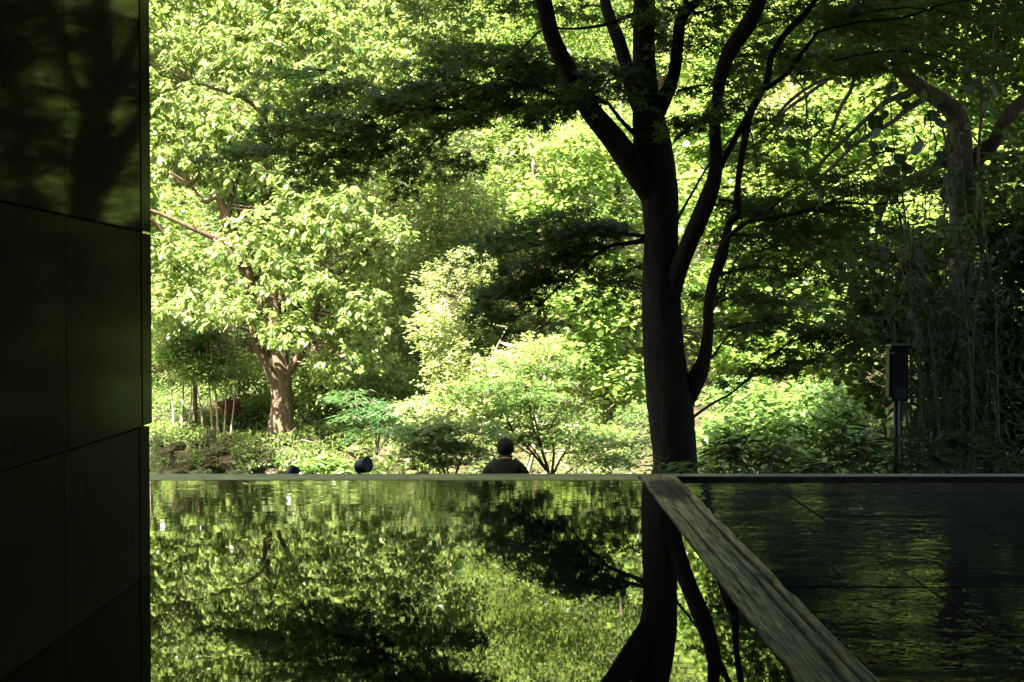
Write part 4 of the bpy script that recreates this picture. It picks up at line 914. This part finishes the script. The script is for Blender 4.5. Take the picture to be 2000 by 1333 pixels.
# ------------------------------------------------------------------ person, seen from behind
PD = 13.6
px0 = at(987, 608, PD)[0]; head_top = CH - (857 - 608) / F * PD; seat = head_top - .90
person = empty('person', (px0, PD, seat), 'person sitting with their back to us in a dark jacket beyond the kerb', 'person')
def skin_obj(name, verts, edges, radii, mat, parent, root=0, sub=2):
    me = bpy.data.meshes.new(name); me.from_pydata(verts, edges, []); o = bpy.data.objects.new(name, me); COL.objects.link(o); o.parent = parent
    md = o.modifiers.new('skin', 'SKIN'); md.use_smooth_shade = True
    for k, r_ in enumerate(radii): me.skin_vertices[0].data[k].radius = (r_, r_) if not isinstance(r_, tuple) else r_; me.skin_vertices[0].data[k].use_root = (k == root)
    sb = o.modifiers.new('sub', 'SUBSURF'); sb.levels = sub; sb.render_levels = sub
    dg = bpy.context.evaluated_depsgraph_get(); m2 = bpy.data.meshes.new_from_object(o.evaluated_get(dg)); o.modifiers.clear(); o.data = m2; m2.name = name
    m2.materials.clear(); m2.materials.append(mat); return o
# y forward is away from the camera
V = [(0, 0, .10), (0, .0, .26), (0, -.02, .42), (0, -.03, .555), (0, -.01, .63), (0, .02, .675), (0, .035, .71), (0, .04, .775), (0, .045, .83),
     (-.10, -.02, .605), (-.188, 0, .53), (-.25, .02, .33), (-.24, .16, .16), (-.17, .30, .14), (.10, -.02, .605), (.188, 0, .53), (.25, .02, .33), (.24, .16, .16), (.17, .30, .14),
     (-.11, .06, .08), (-.17, .42, .30), (-.15, .50, .02), (-.15, .62, -.04), (.11, .06, .08), (.17, .42, .30), (.15, .50, .02), (.15, .62, -.04)]
E = [(0, 1), (1, 2), (2, 3), (3, 4), (4, 5), (5, 6), (6, 7), (7, 8), (3, 9), (9, 10), (10, 11), (11, 12), (12, 13), (3, 14), (14, 15), (15, 16), (16, 17), (17, 18), (0, 19), (19, 20), (20, 21), (21, 22), (0, 23), (23, 24), (24, 25), (25, 26)]
Rr = [(.17, .14), (.17, .13), (.19, .13), (.185, .125), (.13, .11), .076, (.072, .085), (.082, .096), (.062, .075), .098, .088, .066, .050, .036, .098, .088, .066, .050, .036, .095, .075, .055, .05, .095, .075, .055, .05]
body = skin_obj('body', V, E, Rr, M['cloth'], person)
body.data.materials.append(M['skin']); body.data.materials.append(M['trousers'])
for p_ in body.data.polygons:
    c = p_.center
    if c.z > .69: p_.material_index = 1
    elif c.y > .26 and c.z < .22 and abs(c.x) < .24 and c.y < .36 and c.z > .08: p_.material_index = 1
    elif c.z < .42 and c.y > .12 and abs(c.x) < .26 and c.z > -.1 and not (abs(c.x) > .19 and c.y < .3): p_.material_index = 2
def ellipsoid(mb, c, r, n1=12, n2=18, fn=None):
    v = []
    for i_ in range(n1 + 1):
        th = math.pi * i_ / n1
        for j_ in range(n2):
            a = 2 * math.pi * j_ / n2; x, y, z = math.sin(th) * math.cos(a), math.sin(th) * math.sin(a), math.cos(th)
            k = 1 if fn is None else fn(x, y, z); v.append((c[0] + r[0] * x * k, c[1] + r[1] * y * k, c[2] + r[2] * z * k))
    mb.add(v, [(i_ * n2 + j_, (i_ + 1) * n2 + j_, (i_ + 1) * n2 + (j_ + 1) % n2, i_ * n2 + (j_ + 1) % n2) for i_ in range(n1) for j_ in range(n2)])
def local(mb, name, mat, smooth=True):
    me = mb.mesh(name, smooth); me.materials.append(mat); o = bpy.data.objects.new(name, me); COL.objects.link(o); o.parent = person; return o
h_ = MB(); ellipsoid(h_, (0, .026, .797), (.093, .106, .105), 14, 22, lambda x, y, z: (1 + .02 * random.random()) if (y < .45 or z > .35) else .80); local(h_, 'hair', M['hair'])
for s_ in (-1, 1):
    e_ = MB(); ellipsoid(e_, (s_ * .085, .045, .77), (.012, .022, .032), 8, 10); local(e_, 'ear', M['skin'])
fc = MB(); ellipsoid(fc, (0, .065, .765), (.072, .088, .098), 12, 18); ellipsoid(fc, (0, .155, .755), (.013, .018, .022), 6, 8); local(fc, 'face', M['skin'])
cl = MB(); a_ = np.linspace(0, 2 * math.pi, 25)
cl.tube(np.array([(.066 * math.cos(t), .022 + .068 * math.sin(t), .693 - .012 * math.sin(t)) for t in a_]), np.full(25, .018), 8, cap=False); local(cl, 'collar', M['cloth'])
for s_ in (-1, 1):          # hands resting on the knees, five curled fingers each
    hv = [(s_ * .17, .30, .14), (s_ * .155, .37, .165)]; he = [(0, 1)]; hr = [(.030, .022), (.036, .018)]
    for q, l in enumerate((.070, .082, .076, .058)):
        b0 = len(hv); xx = s_ * (.155 + (q - 1.5) * .019)
        hv += [(xx, .395, .172), (xx, .395 + l * .5, .170), (xx, .395 + l * .8, .150)]; he += [(1, b0), (b0, b0 + 1), (b0 + 1, b0 + 2)]; hr += [.0095, .0085, .007]
    b0 = len(hv); hv += [(s_ * .115, .345, .158), (s_ * .10, .385, .155)]; he += [(1, b0), (b0, b0 + 1)]; hr += [.011, .009]
    skin_obj('hand', hv, he, hr, M['skin'], person, 1, 1)

# ------------------------------------------------------------------ post with box, spotlights
x_, D_ = at(1749, 608, 9.6)[0], 9.6
zt = CH - (782 - 608) / F * D_; zu = CH - (678 - 608) / F * D_; zg = gz(x_, D_)
post = empty('post_box', (x_, D_, zg), 'black metal post carrying a tall narrow box, in front of the bamboo at the right', 'post box')
m_ = MB(); m_.tube(np.array([(x_ + .022, D_ + .03, zg - .05), (x_ + .022, D_ + .03, (zg + zt) / 2), (x_ + .022, D_ + .03, zu - .06)]), [.023] * 3, 12); m_.build('post', M['black_metal'], post, smooth=True)
m_ = MB(); m_.box((x_ - .055, D_ - .1, zt), (x_ + .07, D_ + .005, zu), .006); m_.build('box', M['black_metal'], post)
m_ = MB(); m_.box((x_ - .0745, D_ - .09, zt + .03), (x_ - .0555, D_ + .0, zu - .01), .004); m_.build('side_panel', M['grey_metal'], post)
m_ = MB(); m_.box((x_ - .07, D_ - .115, zu + .001), (x_ + .085, D_ + .02, zu + .022), .008); m_.build('cap', M['black_metal'], post)
m_ = MB(); m_.box((x_ - .04, D_ - .1045, zt + .02), (x_ + .055, D_ - .1005, zt + .10)); m_.build('hatch', M['dark_interior'], post)

for (px, py, D, r, tilt, yaw, lab) in [(711, 910, 6.4, .040, 14, 58, 'black round garden spotlight standing just beyond the kerb, the larger tilted one'), (571, 924, 6.5, .032, 50, 150, 'black garden spotlight just beyond the kerb below the magnolia trunk, only its top showing'), (824, 934, 6.5, .040, 80, -70, 'low black garden spotlight barely showing over the kerb left of the green shrub')]:
    c = at(px, py, D); zg = gz(c[0], D)
    root = empty('garden_spotlight', (c[0], D, zg), lab, 'lamp')
    dr = Vector((math.sin(R(yaw)) * math.cos(R(tilt)), -math.cos(R(yaw)) * math.cos(R(tilt)), math.sin(R(tilt))))
    cc = Vector(c); ax = [cc - dr * .055, cc - dr * .045, cc - dr * .02, cc, cc + dr * .02]
    m_ = MB(); m_.tube(np.array([tuple(a) for a in ax]), [r * .5, r * .8, r * .95, r, r], 20); m_.build('housing', M['black_metal'], root, smooth=False)
    m_ = MB(); t = np.linspace(0, 2 * math.pi, 25); u_ = dr.orthogonal().normalized(); v_ = dr.cross(u_)
    m_.tube(np.array([tuple(cc + dr * .022 + (u_ * math.cos(a) + v_ * math.sin(a)) * r * .95) for a in t]), [.004] * 25, 6, cap=False); m_.build('rim', M['black_metal'], root, smooth=True)
    m_ = MB(); m_.tube(np.array([tuple(cc + dr * .0205), tuple(cc + dr * .0225)]), [r * .9] * 2, 20); m_.build('lens', M['lens'], root)
    m_ = MB(); m_.tube(np.array([(c[0], D, zg - .03), (c[0], D, (zg + c[2]) / 2), tuple(cc - dr * .04)]), [.012] * 3, 8); m_.build('stake', M['black_metal'], root)
